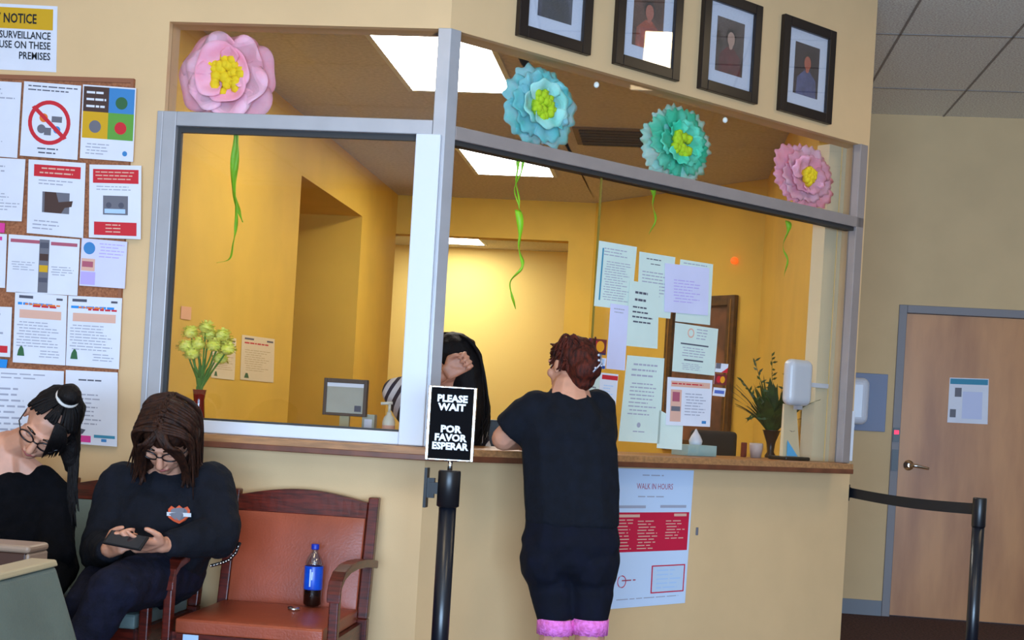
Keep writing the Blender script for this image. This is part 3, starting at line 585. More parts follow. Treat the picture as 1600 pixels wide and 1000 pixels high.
# ------------------------------------------------------------------ seating
def arc(a, b, bulge, n):
    return [V(a).lerp(V(b), i/n) + V((0, 0, bulge*math.sin(math.pi*i/n))) for i in range(n+1)]
def chair(loc, rz, up_m, label, wood=cherry, tagm=True, wid=.55, lbl_group='upholstered wooden waiting chairs'):
    """front faces -Y at rz=0; origin on the floor under the middle of the back"""
    R = Matrix.Rotation(rz, 4, 'Z'); T = Matrix.Translation(loc) @ R
    root = empty('waiting_chair', loc, label, 'chair', lbl_group)
    def P(x, y, z): return T @ V((x, y, z))
    def bar(m, x0, x1, y0, y1, z0, z1, mt, ty=0):
        m.box8([P(x0, y0, z0), P(x1, y0, z0), P(x1, y1, z0), P(x0, y1, z0), P(x0, y0+ty, z1), P(x1, y0+ty, z1), P(x1, y1+ty, z1), P(x0, y1+ty, z1)], mt)
    h = wid/2
    for s in (-1, 1):
        m = MB(); x0, x1 = (s*h-.02, s*h+.02)
        bar(m, x0, x1, -.06, -.015, 0, .44, wood, 0.0); bar(m, x0, x1, -.06, -.015, .44, .895, wood, .09)
        m.build('back_post', root, bevel=.005)
        m = MB(); xa, xb = s*(h+.018)-.016, s*(h+.018)+.016; xa -= s*.002
        bar(m, xa, xb, -.60, -.56, 0, .62, wood, .01); m.build('leg', root, bevel=.005)
        # curved arm: flat bent slat
        m = MB(); k = m.mi(wood); pr = []
        prof = [(-.605, .60), (-.585, .645), (-.54, .672), (-.45, .688), (-.34, .690), (-.22, .684), (-.10, .672), (-.01, .66)]
        for y, z in prof:
            pr.append([m.b.verts.new(P(x, y, zz)) for x, zz in ((s*h+s*.018-.024, z), (s*h+s*.018+.024, z), (s*h+s*.018+.024, z-.03), (s*h+s*.018-.024, z-.03))])
        for a, b in zip(pr, pr[1:]):
            for j in range(4): m.b.faces.new((a[j], a[(j+1) % 4], b[(j+1) % 4], b[j])).material_index = k
        m.b.faces.new(pr[0]).material_index = k; m.b.faces.new(pr[-1][::-1]).material_index = k
        m.build('armrest', root, bevel=.004)
    # arched top rail
    m = MB(); k = m.mi(wood); n = 16; pr = []
    for i in range(n+1):
        x = -h+.02 + (wid-.04)*i/n; zt = .875 + .035*math.sin(math.pi*i/n)
        pr.append([m.b.verts.new(P(x, y, z)) for y, z in ((.005, .815), (.04, .815), (.058, zt), (.022, zt))])
    for a, b in zip(pr, pr[1:]):
        for j in range(4): m.b.faces.new((a[j], a[(j+1) % 4], b[(j+1) % 4], b[j])).material_index = k
    m.b.faces.new(pr[0]).material_index = k; m.b.faces.new(pr[-1][::-1]).material_index = k
    m.build('top_rail', root, bevel=.003)
    # upholstery
    def pad(name, cx, cy, cz, sx, sy, sz, tilt, rr=.02):
        m = MB(); g = bmesh.ops.create_cube(m.b, size=1); k = m.mi(up_m)
        bmesh.ops.subdivide_edges(m.b, edges=m.b.edges[:], cuts=8, use_grid_fill=True)
        for v in m.b.verts:
            p = v.co.copy(); bul = (1-(2*p.x)**4)*(1-(2*p.y)**4) if sz < sy else (1-(2*p.x)**4)*(1-(2*p.z)**4)
            if sz < sy: p.z += .12*bul*(1 if p.z > 0 else 0)*1.0
            else: p.y -= .25*bul*(1 if p.y < 0 else 0)
            q = V((p.x*sx, p.y*sy, p.z*sz)); q.rotate(Matrix.Rotation(tilt, 3, 'X')); v.co = P(cx+q.x, cy+q.y, cz+q.z)
        for f in m.b.faces: f.material_index = k; f.smooth = True
        return m.build(name, root, bevel=rr, seg=3)
    pad('backrest', 0, .0, .64, wid-.045, .05, .36, -.19)
    pad('seat', 0, -.33, .452, wid-.03, .52, .05, 0, .012)
    m = MB(); bar(m, -h+.02, h-.02, -.585, -.565, .36, .426, wood); bar(m, -h+.02, h-.02, -.04, -.02, .36, .426, wood); bar(m, -h-.004, -h+.02, -.565, -.06, .36, .426, wood); bar(m, h-.02, h+.004, -.565, -.06, .36, .426, wood); m.build('seat_rail', root)
    if tagm:
        m = MB(); bar(m, -h+.045, -h+.1, -.589, -.586, .375, .424, pale); tg = m.build('tag', root); tg['label'] = 'pale blue tag on the front rail'
    return root
vinO = mat('orange_brown_vinyl', (156, 72, 46), .38, noise=.06, nscale=5, bump=.1, bscale=120)
vinG = mat('grey_green_vinyl', (118, 136, 134), .45, noise=.05, nscale=6, bump=.1, bscale=120)
vinB = mat('teal_blue_vinyl', (44, 100, 130), .45, noise=.05, nscale=6, bump=.1, bscale=120)
c2 = W(470, 800, 5.29); c2.z = 0
chair(c2, 0, vinO, 'orange-brown vinyl wooden armchair with a soda bottle on its seat')
chair(c2 - V((.665, 0, 0)), 0, vinG, 'grey-green wooden armchair the woman with the phone sits on')
chair(c2 - V((1.33, 0, 0)), 0, vinB, 'teal-blue wooden armchair the woman with the hair bun sits on', tagm=False)
# near chairs cut by the picture's left edge, seen against the seated women
vg = mat('sage_vinyl', (90, 102, 96), .5, noise=.05, nscale=8, bump=.15, bscale=150)
beige = mat('beige_piping', (172, 156, 124), .5)
top = W(86, 874, 3.0); bot = W(120, 1000, 3.03)
def near_chair(top, fwdv, lb, upm, rim, wlen=.62, thick=.05):
    """top = far upper corner of the backrest; backrest runs back toward the camera along -fwdv"""
    u = V(fwdv).normalized(); out = V((u.y, -u.x, 0))     # faces 'out' (to the right)
    base = V((top.x, top.y, 0)) - u*wlen/2 + out*.1
    root = empty('lounge_chair', base, lb, 'chair')
    zt = top.z
    def P(a, o, z): return V((top.x, top.y, 0)) - u*a + out*o + V((0, 0, z))
    lean = .37
    def slab(m, a0, a1, o0, o1, z0, z1, mt, l0=None, l1=None):
        f = lambda z: (zt - z)*lean
        m.box8([P(a0, o0+f(z0), z0), P(a1, o0+f(z0), z0), P(a1, o1+f(z0), z0), P(a0, o1+f(z0), z0), P(a0, o0+f(z1), z1), P(a1, o0+f(z1), z1), P(a1, o1+f(z1), z1), P(a0, o1+f(z1), z1)], mt)
    m = MB(); slab(m, .0, wlen, -thick, 0, .47, zt-.012, upm); m.build('backrest', root, bevel=.012, seg=3)
    m = MB(); slab(m, .0, wlen, -thick-.004, .004, zt-.014, zt, rim); m.build('piping', root, bevel=.004)
    m = MB(); m.box8([P(0, .06, .38), P(wlen, .06, .38), P(wlen, .58, .38), P(0, .58, .38), P(0, .06, .47), P(wlen, .06, .47), P(wlen, .58, .47), P(0, .58, .47)], upm); m.build('seat', root, bevel=.02, seg=3)
    for a in (.03, wlen-.03):
        for o in (.09, .55):
            m = MB(); m.tube([P(a, o, 0), P(a, o, .38)], .017, cherry); m.build('leg', root)
    return root
near_chair(top, (math.sin(math.radians(-2)), 1, 0), 'sage vinyl chair back with beige piping, cut by the lower left picture corner', vg, beige)
br = mat('dark_brown_vinyl', (64, 34, 20), .45, noise=.08); tan = mat('lit_top_tan', (150, 124, 104), .45)  # tan gives the brown console's top edge a lit look in its colour
t2 = W(73, 848, 3.75)
def wood_arm_unit(t):
    root = empty('console_table', (t.x-.25, t.y, 0), 'narrow dark brown console with a rounded top edge coloured tan as if lit, behind the sage chair back', 'console table')
    m = MB(); m.box(t.x-.5, t.x, t.y-.10, t.y+.02, t.z-.022, t.z, tan); m.build('table_top', root, bevel=.01, seg=3)
    m = MB(); m.box(t.x-.49, t.x-.015, t.y-.09, t.y+.01, .05, t.z-.022, br); m.build('cabinet', root, bevel=.004)
    m = MB(); m.box(t.x-.0145, t.x-.002, t.y-.095, t.y+.018, 0, t.z-.022, tan); m.build('corner_post', root, bevel=.006)
    m = MB(); m.box(t.x-.49, t.x-.03, t.y-.08, t.y, 0, .05, blackP); m.build('plinth', root)
wood_arm_unit(t2)
# ------------------------------------------------------------------ soda bottle and small cap on the orange chair
seatz = .485
bp = W(488, 942, 4.98); bp = V((bp.x, c2.y-.20, 0)); 
def on_seat(px, py, z): return hit(px, py, V((0, 0, z)), V((0, 0, 1)))
bb = on_seat(488, 946, seatz); bb.y = min(bb.y, c2.y-.115)
print('bottle', bb, 'chair', c2)
root = empty('soda_bottle', bb, 'blue-labelled plastic soda bottle with dark cola standing on the orange chair', 'bottle')
cola = mat('dark_cola', (22, 10, 8), .1, spec=.8); lab = mat('blue_label', (20, 96, 226), .3, rgb2=(8, 60, 180), nscale=14); pet = glass_mat('clear_plastic', (225, 235, 240), .3)
cap = mat('blue_cap', (20, 50, 170), .4); wlab = mat('white_label_mark', (200, 225, 250), .3)
m = MB(); m.lathe(bb, [(.0, .0), (.026, .001), (.033, .008), (.034, .05), (.033, .07), (.034, .10)], cola); m.build('cola', root)
m = MB(); m.lathe(bb, [(.0345, .062), (.0352, .066), (.0352, .148), (.0345, .15)], lab)
for a0, z0, z1, w_ in ((-1.75, .075, .14, .16), (-1.55, .10, .13, .12)):
    m.face([bb + V((.0358*math.cos(a), .0358*math.sin(a), z)) for a, z in ((a0, z0), (a0+w_, z0), (a0+w_, z1), (a0, z1))], wlab)
m.build('bottle_label', root, recalc=False)
m = MB(); m.lathe(bb, [(.034, .150), (.034, .160), (.028, .178), (.018, .195), (.0125, .203), (.0125, .212)], pet); m.build('bottle_neck', root)
m = MB(); m.lathe(bb, [(.0145, .212), (.0148, .214), (.0148, .230), (.013, .232), (0, .232)], cap, n=20); m.build('bottle_cap', root)
q = on_seat(459, 953, seatz); m = MB(); m.lathe(q, [(0, 0), (.022, 0), (.023, .006), (.018, .010), (0, .008)], chromeM, n=20)
m.ball(q+V((-.012, -.004, .008)), (.012, .009, .006), blackP, 1)
tag(m.build('bottle_opener'), 'small shiny round metal trinket lying on the orange chair left of the bottle', 'trinket')
# ------------------------------------------------------------------ stanchions
navyb = mat('black_powder_coat', (16, 20, 30), .3, spec=.6)
def stanchion(c, label, slot_dirs, belt_head=True, h=1.02, r=.031, hx=.009):
    root = empty('belt_stanchion', c, label, 'stanchion')
    m = MB(); m.lathe(c, [(0, 0), (.175, 0), (.178, .012), (.16, .022), (.04, .03), (0, .03)], navyb, n=40); m.build('base', root)
    m = MB(); m.tube([c+V((0, 0, .03)), c+V((0, 0, h-.13))], r, navyb, 28); m.build('pole', root)
    m = MB(); m.lathe(c, [(r+.001, h-.13), (r+hx, h-.125), (r+hx, h-.005), (r+hx-.002, h), (0, h)], blackP, n=28); hd = m.build('belt_head', root)
    for d in slot_dirs:
        d = V(d).normalized(); n_ = V((d.y, -d.x, 0)); m = MB()
        f = Fr(c, n_, d)
        m.fbox(f, -.014, .014, r+.006, r+.04, h-.085, h-.045, blackP); m.fbox(f, -.008, .008, r+.02, r+.05, h-.10, h-.03, blackP)
        m.fbox(f, -.02, .02, r+.045, r+.055, h-.135, h+.005, blackP); m.build('belt_clip', hd)
    return root
s1 = W(693, 900, 4.85); s1.z = 0
s1r = stanchion(s1, 'black belt stanchion post carrying the please wait sign', [(-1, .05, 0)], h=1.035)
# sign
sg = Fr(s1, (math.cos(math.radians(6)), math.sin(math.radians(6)), 0), (math.sin(math.radians(6)), -math.cos(math.radians(6)), 0))
root = empty('wait_sign', s1+V((0, 0, 1.036)), 'black please wait sign in a silver frame on top of the stanchion', 'sign')
(ul, zb_), (ur, zt_) = sg.uz(664, 722), sg.uz(746, 606)
zb_, zt_ = sg.uz(700, 720)[1], sg.uz(706, 604)[1]; ul, ur = sg.uz(667, 660)[0], sg.uz(743, 660)[0]
m = MB(); b = .012
for a in ((ul, ul+b, zb_, zt_), (ur-b, ur, zb_, zt_), (ul+b, ur-b, zb_, zb_+b*.6), (ul+b, ur-b, zt_-b*.6, zt_)): m.fbox(sg, a[0], a[1], -.008, .010, a[2], a[3], chromeM)
m.build('sign_frame', root, bevel=.003)
m = MB(); m.fbox(sg, ul+b, ur-b, -.005, .004, zb_+b*.6, zt_-b*.6, mat('sign_black', (8, 8, 12), .8, spec=.1)); pn = m.build('sign_panel', root)
wt = mat('sign_white', (240, 242, 250), .6)
for txt, zc, sx in (('PLEASE', .84, 1.02), ('WAIT', .725, 1.1), ('POR', .43, 1.1), ('FAVOR', .315, 1.05), ('ESPERAR', .20, .98)):
    m = MB(); k = m.mi(wt)
    vs, fs = text_polys(txt, .0335, .0016); zz = zb_+(zt_-zb_)*zc
    bv = [m.b.verts.new(sg.p((ul+ur)/2 + v.x*sx, .0052, zz+v.y-.012)) for v in vs]
    for f in fs: m.b.faces.new([bv[i] for i in f]).material_index = k
    m.build('lettering', root, recalc=False)
m = MB(); m.tube([s1+V((0, 0, 1.036)), s1+V((0, 0, zb_))], .009, chromeM); m.build('stem', root)
s2 = W(1524, 900, 6.1); s2.z = 0
wc = FB.p(LB-.012, .001, 0)
q1 = FB.uz(1314, 768)
s2r = stanchion(s2, 'black belt stanchion post in front of the wooden door', [], h=1.0, r=.027, hx=.003)
# belt and its wall clip
ws = V((FB.p(LB, 0, 0).x, FB.p(LB, 0, 0).y, 0)); FE = Fr(ws, -FB.n, FB.u)
root = empty('retractable_belt', ws+V((0, 0, .95)), 'black retractable belt stretched from the wall end to the right stanchion', 'belt barrier')
m = MB(); m.fbox(FE, .003, .075, .001, .014, .905, .99, blackP); m.fbox(FE, .015, .06, .014, .04, .92, .975, blackP); m.build('wall_clip', root, bevel=.002)
a = FE.p(.037, .040, .948); dd = (V((s2.x, s2.y, .948)) - a); L0 = dd.length; dd.normalize(); nn = V((dd.y, -dd.x, 0)); m = MB(); n = 20; L0 -= .037; k = m.mi(mat('black_webbing', (14, 18, 28), .6)); pv = None
for i in range(n+1):
    t = i/n; p = a + dd*L0*t + V((0, 0, -.02*math.sin(math.pi*t)*.6 + .0*t))
    vs = [m.b.verts.new(p + nn*o + V((0, 0, z))) for o, z in ((-.001, -.025), (.001, -.025), (.001, .025), (-.001, .025))]
    if pv:
        for j in range(4): m.b.faces.new((pv[j], pv[(j+1) % 4], vs[(j+1) % 4], vs[j])).material_index = k
    pv = vs
m.build('webbing', root)
# ------------------------------------------------------------------ things behind the left window
CZ = ZC1+.001
def onCounter(px, py, z=CZ): return hit(px, py, V((0, 0, z)), V((0, 0, 1)))
# vase of yellow flowers
vb = FA.uz(309, 657, -.22); vc = FA.p(vb[0], -.22, CZ)
root = empty('flower_vase', vc, 'dark red glass vase of yellow-green flowers behind the left window', 'vase')
redG = mat('red_glass', (120, 14, 10), .12, spec=.8)
m = MB(); m.lathe(vc, [(0, 0), (.030, 0), (.032, .02), (.025, .09), (.022, .13), (.028, .17), (.03, .172), (.026, .17), (.02, .13), (.022, .05), (0, .04)], redG, n=24); m.build('vase', root)
gS = mat('stem_green', (70, 128, 34), .6); fY = mat('yellow_green_petals', (250, 244, 130), .7, rgb2=(232, 228, 80), nscale=40, trans=.1)
rr = random.Random(4)
heads = [(298, 520), (322, 512), (348, 524), (310, 538), (334, 540), (356, 546), (290, 542), (300, 553), (327, 523), (345, 560), (352, 534)]
m = MB(); mh = MB()
for i, (x, y) in enumerate(heads):
    dpt = -.22 + rr.uniform(-.04, .04); u, z = FA.uz(x, y, dpt); p = FA.p(u, dpt, z)
    m.tube([vc+V((0, 0, .05)), vc+V((rr.uniform(-.01, .01), rr.uniform(-.01, .01), .18)), vc.lerp(p, .7)+V((0, 0, .05)), p], .0035, gS, 6)
    mh.ball(p, (.030, .030, .024), fY, 2)
    for j in range(60):      # mum head: many small petals
        a, b = rr.uniform(0, 6.28), math.acos(rr.uniform(-.6, 1)); d = V((math.sin(b)*math.cos(a), math.sin(b)*math.sin(a), math.cos(b)*.8))
        t = d.cross(V((.1, .2, 1))).normalized(); e = d.cross(t); R0 = rr.uniform(.036, .044)
        mh.face([p+d*.024-t*.006, p+d*.024+t*.006, p+d*R0+t*.007+e*.003, p+d*R0-t*.007+e*.003], fY)
for j in range(16):
    a = rr.uniform(0, 6.28); q = vc+V((0, 0, .17)); e = q+V((.05*math.cos(a), .05*math.sin(a), rr.uniform(.06, .15))); t = V((-math.sin(a), math.cos(a), 0))*.008
    m.face([q, (q+e)/2-t+V((0, 0, .02)), e, (q+e)/2+t+V((0, 0, .02))], gS)
m.build('stems', root, recalc=False); mh.build('petals', root, recalc=False)
# posters on the office's left wall
FLw = Fr((xl, 0, 0), (0, 1, 0), (1, 0, 0))
for q, lb in (([(333, 524), (369, 529), (366, 594), (330, 590)], 'cream flyer on the yellow office wall, half behind the vase flowers'), ([(378, 523), (429, 530), (427, 598), (375, 593)], 'cream flyer on the yellow office wall, clear of the vase')):
    sheet('flyer', FLw, q, .002, mat('cream_paper', (232, 214, 178), .7), [R_(.08, .05, .35, .09, inkD), R_(.75, .06, .95, .1, inkD), L_(1, .08, .95, .12, .22, redI), L_(10, .1, .9, .3, .8, mat('faint_print', (196, 172, 130))), ('poly', [(.1, .95), (.24, .95), (.2, .84), (.14, .84)], drd)], (), lb, 'flyer', 'flyers on the office wall')
sheet('card', FLw, [(283, 478), (299, 480), (298, 500), (282, 498)], .002, mat('pink_paper', (236, 178, 140), .7), (), (), 'small pink card on the yellow office wall above the vase flowers', 'card')
# framed file holder, desk items: on the inner ledge behind the left window
u0, z1 = FA.uz(508, 590, -.30); u1, z0 = FA.uz(572, 652, -.30); z0 = FA.uz(540, 650, -.30)[1]; z1 = FA.uz(540, 592, -.3)[1]
root = empty('desk_display', FA.p((u0+u1)/2, -.3, CZ), 'small grey screen in a brown frame behind the left window glass', 'display')
m = MB(); dk = mat('brown_plastic', (70, 50, 36), .5)
for a in ((u0, u0+.014, z0, z1), (u1-.014, u1, z0, z1), (u0+.014, u1-.014, z0, z0+.012), (u0+.014, u1-.014, z1-.018, z1)): m.fbox(FA, a[0], a[1], -.32, -.285, a[2], a[3], dk)
m.build('bezel', root, bevel=.002)
m = MB(); m.fbox(FA, u0+.012, u1-.012, -.315, -.292, z0+.01, z1-.014, mat('grey_screen', (168, 164, 150), .6, noise=.04)); m.fbox(FA, u0+.014, u1-.014, -.292, -.290, z1-.034, z1-.016, paper)
m.fbox(FA, u1-.05, u1-.022, -.292, -.290, z0+.02, z0+.045, inkD); m.build('screen', root)
m = MB(); m.fbox(FA, (u0+u1)/2-.05, (u0+u1)/2+.05, -.34, -.27, CZ, CZ+.012, mat('grey_stand', (170, 160, 120), .5)); m.fbox(FA, (u0+u1)/2-.02, (u0+u1)/2+.02, -.32, -.30, CZ+.012, z0, mat('grey_stand', (170, 160, 120), .5)); m.build('stand', root)
c = FA.p(FA.uz(607, 665, -.2)[0], -.2, CZ); root = empty('pump_bottle', c, 'white hand sanitizer pump bottle at the sliding sash of the left window', 'pump bottle')
wp = mat('white_plastic', (220, 216, 200), .35); m = MB(); m.lathe(c, [(0, 0), (.024, 0), (.026, .005), (.026, .085), (.020, .105), (.010, .115), (.010, .125)], wp); m.build('bottle', root)
m = MB(); m.tube([c+V((0, 0, .125)), c+V((0, 0, .16))], .006, wp); m.tube([c+V((.012, 0, .163)), c+V((-.035, -.01, .158))], .006, wp); m.build('pump', root)
m = MB(); m.lathe(c, [(.0262, .02), (.0264, .022), (.0264, .07), (.0262, .072)], peach); m.build('bottle_label', root)
u, _ = FA.uz(580, 662, -.25); m = MB(); m.fbox(FA, u-.035, u+.03, -.29, -.22, CZ, CZ+.035, mat('blue_box', (50, 90, 200), .5)); tag(m.build('small_box', bevel=.003), 'small blue box beside the white pump bottle', 'box')
u, _ = FA.uz(577, 645, -.36); m = MB(); m.fbox(FA, u-.025, u+.028, -.39, -.34, CZ, CZ+.11, mat('grey_plastic_box', (170, 170, 150), .5)); m.fbox(FA, u-.015, u+.018, -.3395, -.338, CZ+.05, CZ+.09, paper); tag(m.build('card_holder', bevel=.003), 'upright grey holder between the brown framed screen and the pump bottle', 'holder')
# ------------------------------------------------------------------ things behind the angled window
# framed artwork on the angled office wall
fr = fr_r2; n_ = fr.n if (CAM-fr.o).dot(fr.n) > 0 else -fr.n; FP = Fr(fr.o, fr.u, n_)
ua, ub = sorted((FP.uz(1040, 560, .02)[0], FP.uz(1146, 560, .02)[0])); za, zb2 = FP.uz(1130, 702, .02)[1], FP.uz(1130, 462, .02)[1]; za = min(za, CZ-.05)
root = empty('wall_picture', FP.p((ua+ub)/2, 0, (za+zb2)/2), 'tall brown framed artwork on the yellow wall behind the taped notices', 'picture')
wf = mat('dark_gilt_frame', (86, 56, 24), .45, noise=.2, nscale=20); m = MB(); b = .08
for a in ((ua, ua+b, za, zb2), (ub-b, ub, za, zb2), (ua+b, ub-b, za, za+b), (ua+b, ub-b, zb2-b, zb2)): m.fbox(FP, a[0], a[1], .002, .045, a[2], a[3], wf)
for a in ((ua+b*.4, ua+b*.55), (ub-b*.55, ub-b*.4)): m.fbox(FP, a[0], a[1], .045, .052, za+b*.4, zb2-b*.4, mat('gilt_line', (150, 104, 40), .4))
m.build('frame', root, bevel=.004)
m = MB(); m.fbox(FP, ua+b, ub-b, .004, .015, za+b, zb2-b, mat('abstract_canvas', (150, 96, 60), .8, rgb2=(60, 44, 34), nscale=4)); m.build('canvas', root)
# office chair back
c = W(1128, 700, 8.2)
root = empty('office_chair', (c.x, c.y, 0), 'black office chair whose rounded back rises above the counter', 'office chair')
m = MB(); fC = Fr((c.x, c.y, 0), rgt, -fwd); m.fbox(fC, -.19, .09, -.05, .0, c.z-.30, c.z+.10, mat('black_mesh', (34, 32, 38), .8)); m.build('backrest', root, bevel=.04, seg=4)
m = MB(); m.fbox(fC, -.26, .16, -.10, .36, .42, .5, mat('black_mesh', (34, 32, 38), .8)); m.build('seat', root, bevel=.03, seg=3)
m = MB(); m.fbox(fC, -.09, -.01, -.075, -.05, .46, c.z-.1, blackP); m.build('back_support', root)
m = MB(); m.tube([V((c.x, c.y, .06))+fC.n*.13, V((c.x, c.y, .42))+fC.n*.13], .03, blackP); m.build('gas_lift', root)
for i in range(5):
    a = i*1.2566+.3; m = MB(); b0 = V((c.x, c.y, .08))+fC.n*.13; e = b0+V((.3*math.cos(a), .3*math.sin(a), -.02)); m.tube([b0, e], [.025, .015], blackP); lg = m.build('leg', root)
    m = MB(); m.ball(e+V((0, 0, -.03)), .028, blackP, 2); m.build('caster', lg)
# tissue box
c = FB.uz(1086, 700, -.2); m0 = FB.p(c[0], -.2, CZ); fT = Fr(m0, FB.u, FB.n)
root = empty('tissue_box', m0, 'pale teal tissue box with a white tissue behind the glass, left of the office chair', 'tissue box')
m = MB(); m.fbox(fT, -.10, .10, -.06, .05, 0, .052, mat('teal_cardboard', (150, 190, 196), .6, rgb2=(180, 205, 200), nscale=18)); m.build('box', root, bevel=.002)
m = MB(); k = m.mi(paper)
m.lathe(m0+V((0, 0, .052)), [(.030, 0), (.034, .02), (.022, .045), (.012, .06), (.002, .078)], paper, n=9); m.build('tissue', root)
# plant in a dark vase
c = FB.uz(1204, 700, -.36); pc = FB.p(c[0], -.36, CZ)
root = empty('potted_plant', pc, 'leafy green plant in a dark flared vase near the right end of the counter', 'plant')
dv = mat('dark_vase', (44, 24, 18), .3); m = MB(); m.lathe(pc, [(0, 0), (.028, 0), (.03, .01), (.018, .03), (.024, .08), (.045, .14), (.05, .145), (.044, .142), (.02, .08), (0, .07)], dv); m.build('vase', root)
lf = mat('dark_leaf', (52, 84, 26), .55, rgb2=(30, 56, 16), nscale=20, trans=.05); rr = random.Random(9); m = MB(); k = m.mi(lf)
for i in range(120):
    a = rr.uniform(0, 6.28); Ln = rr.uniform(.16, .33); lean = rr.uniform(.05, .75); d = V((math.cos(a)*lean, math.sin(a)*lean, 1)).normalized(); side = V((-math.sin(a), math.cos(a), 0)); pv = None
    base = pc+V((math.cos(a)*.02, math.sin(a)*.02, .13)); N = 7
    for j in range(N+1):
        t = j/N; p = base + d*Ln*t + V((math.cos(a), math.sin(a), -1.0))*(.16*lean*t*t*Ln*2.4); w_ = .016*math.sin(math.pi*min(1, t*.9+.1))*(1 if i % 3 else 1.7)
        p = p - FB.u*max(0, (p-pc).dot(FB.u)-.11)
        vs = (m.b.verts.new(p-side*w_), m.b.verts.new(p+side*w_+V((0, 0, .003))))
        if pv: f = m.b.faces.new((pv[0], pv[1], vs[1], vs[0])); f.material_index = k
        pv = vs
for (x, y) in ((1158, 592), (1166, 660), (1243, 560), (1206, 552), (1178, 560)):
    dpt = -.34; u, z = FB.uz(x, y, dpt); e = FB.p(u, dpt, z); b0 = pc+V((0, 0, .14)); mid = (b0+e)/2+V((0, 0, .09 if y > 600 else .03)); m.tube([b0, mid, e], [.003, .002, .001], lf, 5)
    for j in range(14):
        t = .35+.65*j/14; p = (b0*(1-t)+mid*t) if t < .5 else mid.lerp(e, (t-.5)*2); p = b0*(1-t)**2+mid*2*t*(1-t)+e*t*t; dr_ = V((rr.uniform(-1, 1), rr.uniform(-1, 1), rr.uniform(-.2, .9))).normalized(); tt = dr_.cross(V((0, 1, 0))).normalized()*.006
        m.face([p, p+dr_*.018-tt, p+dr_*.04, p+dr_*.018+tt], lf)
m.build('leaves', root, recalc=False)
# brochure holder with phone-like blue card
c = FB.uz(1232, 713, -.12); hc = FB.p(c[0], -.12, CZ); fH = Fr(hc, FB.u, FB.n)
root = empty('brochure_stand', hc, 'cream brochure stand on a black base on the counter, right of the plant', 'brochure stand')
m = MB(); m.fbox(fH, -.09, .10, -.06, .06, 0, .018, blackP); m.build('base', root, bevel=.006, seg=3)
crm = mat('cream_card', (226, 208, 172), .6); m = MB()
zh = FB.uz(1240, 632, -.16)[1]-CZ
m.box8([fH.p(-.06, -.01, .018), fH.p(-.06, .012, .018), fH.p(.075, .012, .018), fH.p(.075, -.01, .018), fH.p(-.02, -.04, zh), fH.p(-.02, -.03, zh), fH.p(.075, -.03, zh), fH.p(.075, -.04, zh)], crm)
m.face([fH.p(.0, -.006, .15), fH.p(.03, -.008, .14), fH.p(.055, -.008, .15), fH.p(.03, -.008, .145)], inkD)
m.build('leaflet', root); m = MB(); m.face([fH.p(-.035, .018, .02), fH.p(.05, .018, .02), fH.p(-.03, .012, .10)], mat('sky_card', (90, 190, 250), .4)); o = m.build('blue_card', root, recalc=False); o.modifiers.new('s', 'SOLIDIFY').thickness = .001
# paper cup shape / crumpled bag left of the plant
c = FB.uz(1181, 705, -.24); cc = FB.p(c[0], -.24, CZ); m = MB(); m.lathe(cc, [(0, 0), (.028, 0), (.036, .06), (.034, .075), (0, .07)], mat('pinkish_plastic', (196, 176, 170), .5), n=9)
tag(m.build('plastic_cup'), 'pale pinkish cup behind the glass at the foot of the plant', 'cup')
c = FB.uz(1162, 705, -.27); cc = FB.p(c[0], -.27, CZ); m = MB(); m.fbox(Fr(cc, FB.u, FB.n), -.012, .012, -.012, .012, 0, .075, mat('dark_red_tube', (110, 30, 18), .5)); tag(m.build('pen_holder', bevel=.004), 'dark red upright holder left of the pale cup', 'pen holder')
# soap dispensers
whp = mat('dispenser_white', (222, 226, 238), .3)
def dispenser(fr, u0, u1, z0, z1, d0, d1, lb, window=True):
    root = empty('soap_dispenser', fr.p((u0+u1)/2, d0, (z0+z1)/2), lb, 'soap dispenser')
    m = MB(); m.fbox(fr, u0, u1, d0, d1, z0, z1, whp); m.build('cover', root, bevel=min(.05, (u1-u0)*.3), seg=5)
    m = MB(); m.fbox(fr, (u0+u1)/2-.02, (u0+u1)/2+.02, (d0+d1)/2, d1-.01, z0-.02, z0-.0005, mat('dispenser_grey', (170, 174, 186), .4)); m.build('nozzle', root)
# white dispenser hanging inside on the end wall
fi = Fr(FB.p(uBR-.077, 0, 0), -FB.n, -FB.u)
ua, z1 = FB.uz(1255, 560, -.2); _, z0 = FB.uz(1250, 630, -.2)
dispenser(FB, FB.uz(1234, 600, -.06)[0], FB.uz(1270, 600, -.06)[0], FB.uz(1250, 634, -.06)[1], FB.uz(1255, 562, -.06)[1], -.12, -.05, 'white soap dispenser seen through the glass above the brochure stand')
m = MB(); ud = FB.uz(1270, 600, -.06)[0]; m.fbox(FB, ud+.001, max(ud+.01, uBR-.062), -.118, -.10, FB.uz(1250, 603, -.1)[1], FB.uz(1250, 596, -.1)[1], whp)
bk = m.build('dispenser_bracket'); bk.name = 'bracket'; bk.parent = [o for o in COL.objects if o.name.startswith('soap_dispenser')][0]; bk.matrix_parent_inverse = Matrix.Translation(-bk.parent.location)
ps = FD.uz(1357, 580), FD.uz(1384, 675)
blueG = mat('slate_blue_board', (128, 138, 164), .6)
m = MB(); pu0, pz1 = FD.uz(1330, 582); pu1, pz0 = FD.uz(1382, 675)
m.fbox(FD, pu0, pu1, .001, .02, pz0, pz1, blueG); tag(m.build('backing_board', bevel=.004), 'slate blue backing board on the far wall behind the white dispenser', 'backing board')
dispenser(FD, FD.uz(1308, 620, .08)[0], FD.uz(1358, 620, .08)[0], FD.uz(1340, 663, .08)[1], FD.uz(1340, 590, .08)[1], .0205, .12, 'white soap dispenser on the blue board beside the wooden door')
